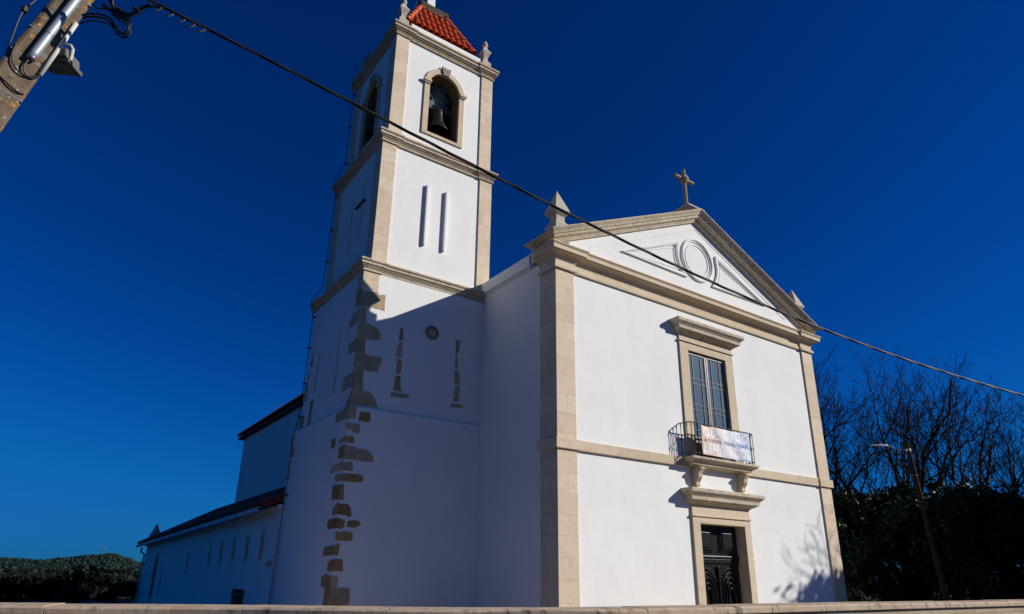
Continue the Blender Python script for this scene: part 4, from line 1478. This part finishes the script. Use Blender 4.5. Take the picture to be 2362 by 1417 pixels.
for i, c in enumerate(curves):
    m = MB()
    m.tube([cp(x, y, .012 * (i % 3)) for x, y in smooth_path(c, 2)], .0085 if i in (0, 2, 3, 4) else .006 if i in (1, 5, 7) else .0035, 6)
    m.build('wire', M['rubber'], coil, smooth=True)
for x, y in ((248, 22), (262, 32), (282, 30), (296, 40), (318, 28), (270, 42), (285, 46)):
    m = MB()
    c = cp(x, y, .02)
    m.tube([c + Vector((-.024, .012, .018)), c + Vector((.024, -.012, -.018))], .016, 6)
    m.build('clamp', M['rubber'], coil)

# ------------------------------------------------------------------ street lamp pole at the right
sl = thing('street_lamp', 'leaning wooden street lamp pole with a white lamp head before the bare trees', 'street lamp', (19.6, 1.35, 0))
base, top = Vector((19.6, 1.35, 0)), Vector((19.0, 1.52, 6.9))
m = MB()
m.tube([base, base.lerp(top, .5), top], [.118, .10, .085], 12)
m.build('post', M['wood'], sl)
m = MB()
q = base.lerp(top, .955)
m.tube([q, q + Vector((-.20, .24, .04)), q + Vector((-.46, .56, .20))], .020, 8)
m.tube([q + Vector((0, 0, -.05)), q + Vector((0, 0, .05))], .095, 12)
m.build('lamp_arm', M['galv'], sl)
m = MB()
h0 = q + Vector((-.44, .53, .19))
dirv = Vector((-.62, .60, .06)).normalized()
sd = Vector((.7, .72, 0)).normalized()
R_ = []
for t, w, hh in ((0, .05, .04), (.10, .08, .05), (.34, .105, .045), (.54, .09, .025), (.60, .04, .012)):
    c = h0 + dirv * t
    R_.append([c - sd * w + Vector((0, 0, -hh * .3)), c + sd * w + Vector((0, 0, -hh * .3)), c + sd * w * .8 + Vector((0, 0, hh)), c - sd * w * .8 + Vector((0, 0, hh))])
m.loft(R_)
m.build('lamp_head', M['white'], sl, bevel=0.01)
m = MB()
for z in (4.6, 5.6):
    p = base.lerp(top, z / 6.9)
    m.tube([p + Vector((0, 0, -.02)), p + Vector((0, 0, .03))], .112, 10)
m.build('steel_band', M['iron'], sl)

# ------------------------------------------------------------------ trees
def bare_tree_parts(seed, height, spread, stems, lean=(0, 0)):
    """trunk and limbs as tapered tubes, twigs as the crown; returns two MBs around the origin"""
    r = random.Random(seed)
    T, C = MB(), MB()
    LEN = (.40, .30, .21, .135, .085, .055)

    def grow(p, d, rad, depth):
        n = (5, 5, 5, 4, 3, 3)[depth]
        length = height * LEN[depth] * r.uniform(.8, 1.2)
        pts, rs, ds = [p], [rad], [d]
        q = p.copy()
        dd = d.copy()
        for i in range(n):
            dd = (dd + Vector((r.uniform(-1, 1), r.uniform(-1, 1), r.uniform(-.55, .75))) * (.10, .14, .20, .26, .30, .34)[depth]).normalized()
            q = q + dd * (length / n)
            pts.append(q)
            ds.append(dd)
            rs.append(max(.010, rad * (1 - .45 * (i + 1) / n)))
        (T if depth < 3 else C).tube(pts, rs, (8, 7, 5, 4, 3, 3)[depth], caps=False)
        if depth == 5:
            return
        spots = [n, n] + [r.randint(max(1, n // 2), n - 1) for _ in range((1, 1, 2, 1, 1)[depth])]
        for k, i in enumerate(spots):
            ang = r.uniform(.12, .38) if k == 0 else r.uniform(.40, .80)
            ax = ds[i].orthogonal()
            ax.rotate(Matrix.Rotation(r.uniform(0, 6.283), 3, ds[i]))
            nd = ds[i].copy()
            nd.rotate(Matrix.Rotation(ang, 3, ax))
            nd = (nd + Vector((0, 0, .16))).normalized()
            grow(pts[i], nd, max(.013, rs[i] * (.90 if k == 0 else .70 if k == 1 else .55)), depth + 1)
    for sidx in range(stems):
        a = 6.283 * sidx / stems + r.uniform(-.4, .4)
        d = Vector((math.cos(a) * spread + lean[0], math.sin(a) * spread + lean[1], 1)).normalized()
        grow(Vector((math.cos(a) * .15, math.sin(a) * .15, 0)), d, height * .0225 * r.uniform(.85, 1.15), 0)
    return T, C


def make_bare(seed, height, spread, stems, lean, label, loc, group):
    t = thing('bare_tree', label, 'tree', (0, 0, 0), group)
    T, C = bare_tree_parts(seed, height, spread, stems, lean)
    T.build('trunk', M['bark'], t)
    C.build('crown', M['bark'], t)
    t.location = loc
    return t


def leaf_crown(seed, clumps, shape, leaf=.17, per=60, cl=.55):
    """many leaf-sized faces gathered in clumps through the crown volume"""
    r = random.Random(seed)
    m = MB()
    bm = m.bm
    for c in range(clumps):
        ctr = shape(r)
        R_ = cl * r.uniform(.6, 1.35)
        for i in range(per):
            d = Vector((r.gauss(0, 1), r.gauss(0, 1), r.gauss(0, .8)))
            p = ctr + d.normalized() * R_ * r.random() ** .45
            a = Vector((r.gauss(0, 1), r.gauss(0, 1), r.gauss(0, 1) + .3)).normalized()
            b = a.orthogonal()
            b.rotate(Matrix.Rotation(r.uniform(0, 6.28), 3, a))
            l = leaf * r.uniform(.6, 1.3)
            u, v = b * l, a.cross(b) * l * .36
            vs = [bm.verts.new(p - u), bm.verts.new(p + v), bm.verts.new(p + u), bm.verts.new(p - v)]
            bm.faces.new(vs)
    return m


def ell(cx, cy, cz, rx, ry, rz, shell=.55):
    def f(r):
        while True:
            d = Vector((r.uniform(-1, 1), r.uniform(-1, 1), r.uniform(-1, 1)))
            if .05 < d.length <= 1:
                break
        k = r.random() ** .5
        d = d.normalized() * (shell + (1 - shell) * k if r.random() < .75 else r.random())
        return Vector((cx + d.x * rx, cy + d.y * ry, cz + d.z * rz))
    return f


def multi(fs):
    return lambda r: r.choice(fs)(r)


def make_evergreen(seed, h, w, label, loc, group, mat='leaf', name='evergreen_tree', cat='tree', clumps=150, per=90, leaf=.12):
    t = thing(name, label, cat, (0, 0, 0), group)
    r = random.Random(seed)
    fs = [ell(0, 0, h * .45, w * .9, w * .9, h * .46)]
    for i in range(5):
        a = r.uniform(0, 6.28)
        fs.append(ell(math.cos(a) * w * .5, math.sin(a) * w * .5, h * r.uniform(.55, .80), w * .45, w * .45, h * .17))
    leaf_crown(seed, clumps, multi(fs), leaf, per).build('crown', M[mat], t)
    m = MB()
    m.tube([(0, 0, 0), (.05, 0, h * .3), (0, .1, h * .75)], [h * .03, h * .022, h * .008], 8)
    for i in range(5):
        a = r.uniform(0, 6.28)
        z = h * r.uniform(.2, .5)
        m.tube([(0, 0, z), (math.cos(a) * w * .4, math.sin(a) * w * .4, z + h * .15), (math.cos(a) * w * .7, math.sin(a) * w * .7, z + h * .22)], [h * .012, h * .008, h * .003], 6)
    m.build('trunk', M['bark'], t)
    t.location = loc
    return t


GB = 'bare winter trees behind the church'
ev_lab = 'dark evergreen tree in the thicket right of the church'
# bare trees: (seed, height, spread, stems, lean, x, y)
bare_labels = ['bare tree leaning away at the church corner, thin branches beside the facade edge',
               'bare spreading tree directly behind the street lamp pole',
               'tall bare tree just right of the street lamp, highest of the bare crowns',
               'bare tree with a thick straight trunk rising right of the lamp pole',
               'bare tree at the right edge of the picture under the overhead cable']
b0 = make_bare(11, 11.6, .42, 3, (-.12, 0), bare_labels[0], (24.5, 10.5, 0), GB)
b1 = make_bare(23, 11.4, .40, 3, (0, 0), bare_labels[1], (29.0, 7.0, 0), GB)
b2 = make_bare(37, 12.6, .36, 3, (0, 0), bare_labels[2], (32.5, 8.0, 0), GB)
b3 = make_bare(52, 11.8, .26, 2, (0, 0), bare_labels[3], (36.5, 6.2, 0), GB)
b4 = dup(b1, (41.5, 6.0, 0), 2.1, 1.02, bare_labels[4])
dup(b2, (28.0, 12.5, 0), 1.3, .92, 'bare tree further back between the church corner and the lamp pole')
dup(b3, (46.0, 8.5, 0), 2.6, 1.1, 'bare tree furthest right, partly cut by the picture edge')

GE = 'evergreens of the thicket'
e0 = make_evergreen(101, 5.8, 2.6, 'dark evergreen bush pressed against the right church corner', (20.8, 6.5, 0), GE)
e1 = make_evergreen(102, 6.4, 3.0, 'dark evergreen tree behind the foot of the street lamp', (24.8, 5.2, 0), GE)
e2 = make_evergreen(103, 7.2, 3.2, 'tallest dark evergreen, right of the street lamp', (31.0, 5.0, 0), GE)
for s, (x, y), rz, sc, lab in (
        (e1, (18.2, 9.2), 1.1, .95, 'dark evergreen half hidden behind the church wall'),
        (e0, (18.3, 4.6), 3.0, .62, 'low dark evergreen bush at the foot of the church corner'),
        (e0, (23.4, 2.4), .4, .6, 'low dark evergreen bush above the wall, beside the lamp pole'),
        (e0, (22.4, 3.8), 2.2, .95, 'dark evergreen bush in front, between church and lamp pole'),
        (e2, (27.5, 6.4), 2.9, .86, 'dark evergreen standing just left of the tallest one'),
        (e0, (27.0, 3.2), 4.1, 1.0, 'dark evergreen bush at the front of the thicket, right of the lamp foot'),
        (e1, (34.5, 4.4), .7, 1.02, 'dark evergreen tree second from the right edge'),
        (e2, (38.5, 4.6), 5.2, 1.04, 'dark evergreen tree at the right edge, below the cable'),
        (e0, (31.5, 2.4), 3.3, 1.02, 'dark evergreen bush at the front right of the thicket'),
        (e1, (42.5, 5.6), 1.9, 1.12, 'dark evergreen tree cut by the right edge of the picture'),
        (e0, (36.0, 2.2), 5.5, 1.1, 'low dark evergreen bush above the wall near the right edge')):
    dup(s, (x, y, 0), rz, sc, lab)
# unseen, just right of the picture: trees added to shade the thicket, then those whose shadow falls on the facade
for s, (x, y), rz, sc in ((e2, (33.0, -3.2), .3, 1.55), (e2, (39.0, -1.8), 2.0, 1.6), (e1, (45.0, -.5), 1.2, 1.7), (e2, (28.6, -5.4), 4.0, 1.45), (e1, (51.0, 0.8), 3.2, 1.8)):
    dup(s, (x, y, 0), rz, sc, 'unseen tall dark evergreen added beyond the right edge of the picture to shade the thicket')
make_evergreen(140, 8.0, 2.9, 'big evergreen shrub beyond the right edge that shades the foot of the facade', (18.4, -6.4, 0), GE, clumps=300)
make_evergreen(141, 6.15, 1.5, 'narrow evergreen shrub beyond the right edge that shades the foot of the facade', (16.7, -6.5, 0), GE, clumps=90)
make_bare(61, 8.4, .3, 1, (-.25, .1), 'bare sapling beyond the right edge that shades the facade corner', (21.2, -6.8, 0), GB)

# scrub and small trees on the left, between the wall and the hills
GS = 'scrub below the hills'
s0 = make_evergreen(201, 2.2, 1.7, 'dark scrub bush at the left edge above the wall', (-8.4, 18, -.3), GS, 'leafd', 'shrub', 'shrub', 60, 50, .12)
s1 = make_evergreen(202, 3.0, 2.2, 'olive green scrub bush left of the side building', (-6.6, 40, -.6), GS, 'leafd', 'shrub', 'shrub', 70, 50, .15)
for o_, k_ in ((s0, .34), (s1, .45)):
    o_.scale = (k_, k_, k_)
rr = random.Random(9)
k = 0
for row, (dist, a0, a1, nn, sc) in enumerate(((30, -.08, .110, 10, .30), (48, -.10, .118, 12, .42), (75, -.10, .122, 14, .48), (110, -.10, .13, 12, .55), (160, -.1, .13, 13, .6))):
    for i in range(nn):
        a = a0 + (a1 - a0) * (i + rr.uniform(.2, .8)) / nn
        d = dist * rr.uniform(.88, 1.12)
        dup(rr.choice((s0, s1)), (EYE.x + math.sin(a) * d, EYE.y + math.cos(a) * d, -.3), rr.uniform(0, 6.28), sc * rr.uniform(.8, 1.15),
            ('dark scrub bush in the low strip between churchyard wall and hills'))
make_bare(71, 2.0, .5, 3, (0, 0), 'small bare shrub beside the far end of the side building', (-6.05, 31.0, -.3), 'small bare shrubs on the left')
make_bare(72, 1.7, .6, 4, (0, 0), 'small bare shrub at the far left edge above the wall', (-9.0, 14.5, -.4), 'small bare shrubs on the left')

# woods on the hills: nobody could count these, one object
hw = MB()
rr = random.Random(4)
for i in range(5200):
    a = rr.uniform(-.35, .30)
    r_ = rr.uniform(245, 660) if rr.random() < .7 else rr.uniform(610, 665)
    z = hill_z(a, r_)
    s = rr.uniform(.7, 1.6)
    if noise.noise(Vector((math.sin(a) * r_ * .02, r_ * .02, 3))) < -.12 and r_ < 600:
        continue
    c = (EYE.x + math.sin(a) * r_, EYE.y + math.cos(a) * r_, z + s * .3)
    ph = rr.uniform(0, 6)
    pr = [(.0, -s * .5), (s * .8, -s * .25), (s, s * .15), (s * .7, s * .55), (.0, s * .8)]
    rings = []
    for (r0, zz) in pr:
        rings.append([(c[0] + r0 * (1 + .25 * math.sin(3 * q + ph)) * math.cos(q), c[1] + r0 * (1 + .25 * math.cos(2 * q + ph)) * math.sin(q), c[2] + zz) for q in [2 * math.pi * kk / 8 for kk in range(8)]])
    hw.loft(rings, caps=False)
tag(hw.build('hill_woods', M['leafh'], smooth=True), 'dark woods and scrub covering the distant hills', 'woods', kind='stuff')
# mast on the hill top
a = .0735
md = 640
bx, bz0 = Vector((EYE.x + math.sin(a) * md, EYE.y + math.cos(a) * md, 0)), hill_z(a, md)
mast = thing('radio_mast', 'thin lattice radio mast on top of the distant hill', 'mast', (bx.x, bx.y, bz0))
m = MB()
for sx, sy in ((-1, -1), (1, -1), (1, 1), (-1, 1)):
    m.tube([(bx.x + sx * .8, bx.y + sy * .8, bz0 - 1), (bx.x + sx * .35, bx.y + sy * .35, bz0 + 6.5)], .12, 4)
for i in range(6):
    z = bz0 + i * 1.1
    w = .8 - .45 * i / 6
    m.tube([(bx.x - w, bx.y - w, z), (bx.x + w, bx.y - w, z + 1)], .07, 4)
    m.tube([(bx.x + w, bx.y - w, z), (bx.x - w, bx.y - w, z + 1)], .07, 4)
m.build('lattice', M['lampgrey'], mast)
m = MB()
m.box(bx.x - .9, bx.x + .9, bx.y - .4, bx.y + .4, bz0 + 5.9, bz0 + 6.8)
m.build('antenna', M['lampgrey'], mast)
# far pale house among the scrub
a, hd = .1225, 150
hx, hy = EYE.x + math.sin(a) * hd, EYE.y + math.cos(a) * hd
house = thing('far_house', 'small pale house low among the scrub beside the side building', 'house', (hx, hy, -2))
m = MB()
m.box(hx - 2.2, hx + 2.2, hy - 2, hy + 2, -2.2, -.55)
m.build('wall', M['plaster'], house)
m = MB()
m.loft([[(hx - 2.4, hy - 2.2, -.55), (hx + 2.4, hy - 2.2, -.55), (hx + 2.4, hy + 2.2, -.55), (hx - 2.4, hy + 2.2, -.55)], [(hx - 2.4, hy - .05, .1), (hx + 2.4, hy - .05, .1), (hx + 2.4, hy + .05, .1), (hx - 2.4, hy + .05, .1)]])
m.build('roof', M['oldtile'], house)
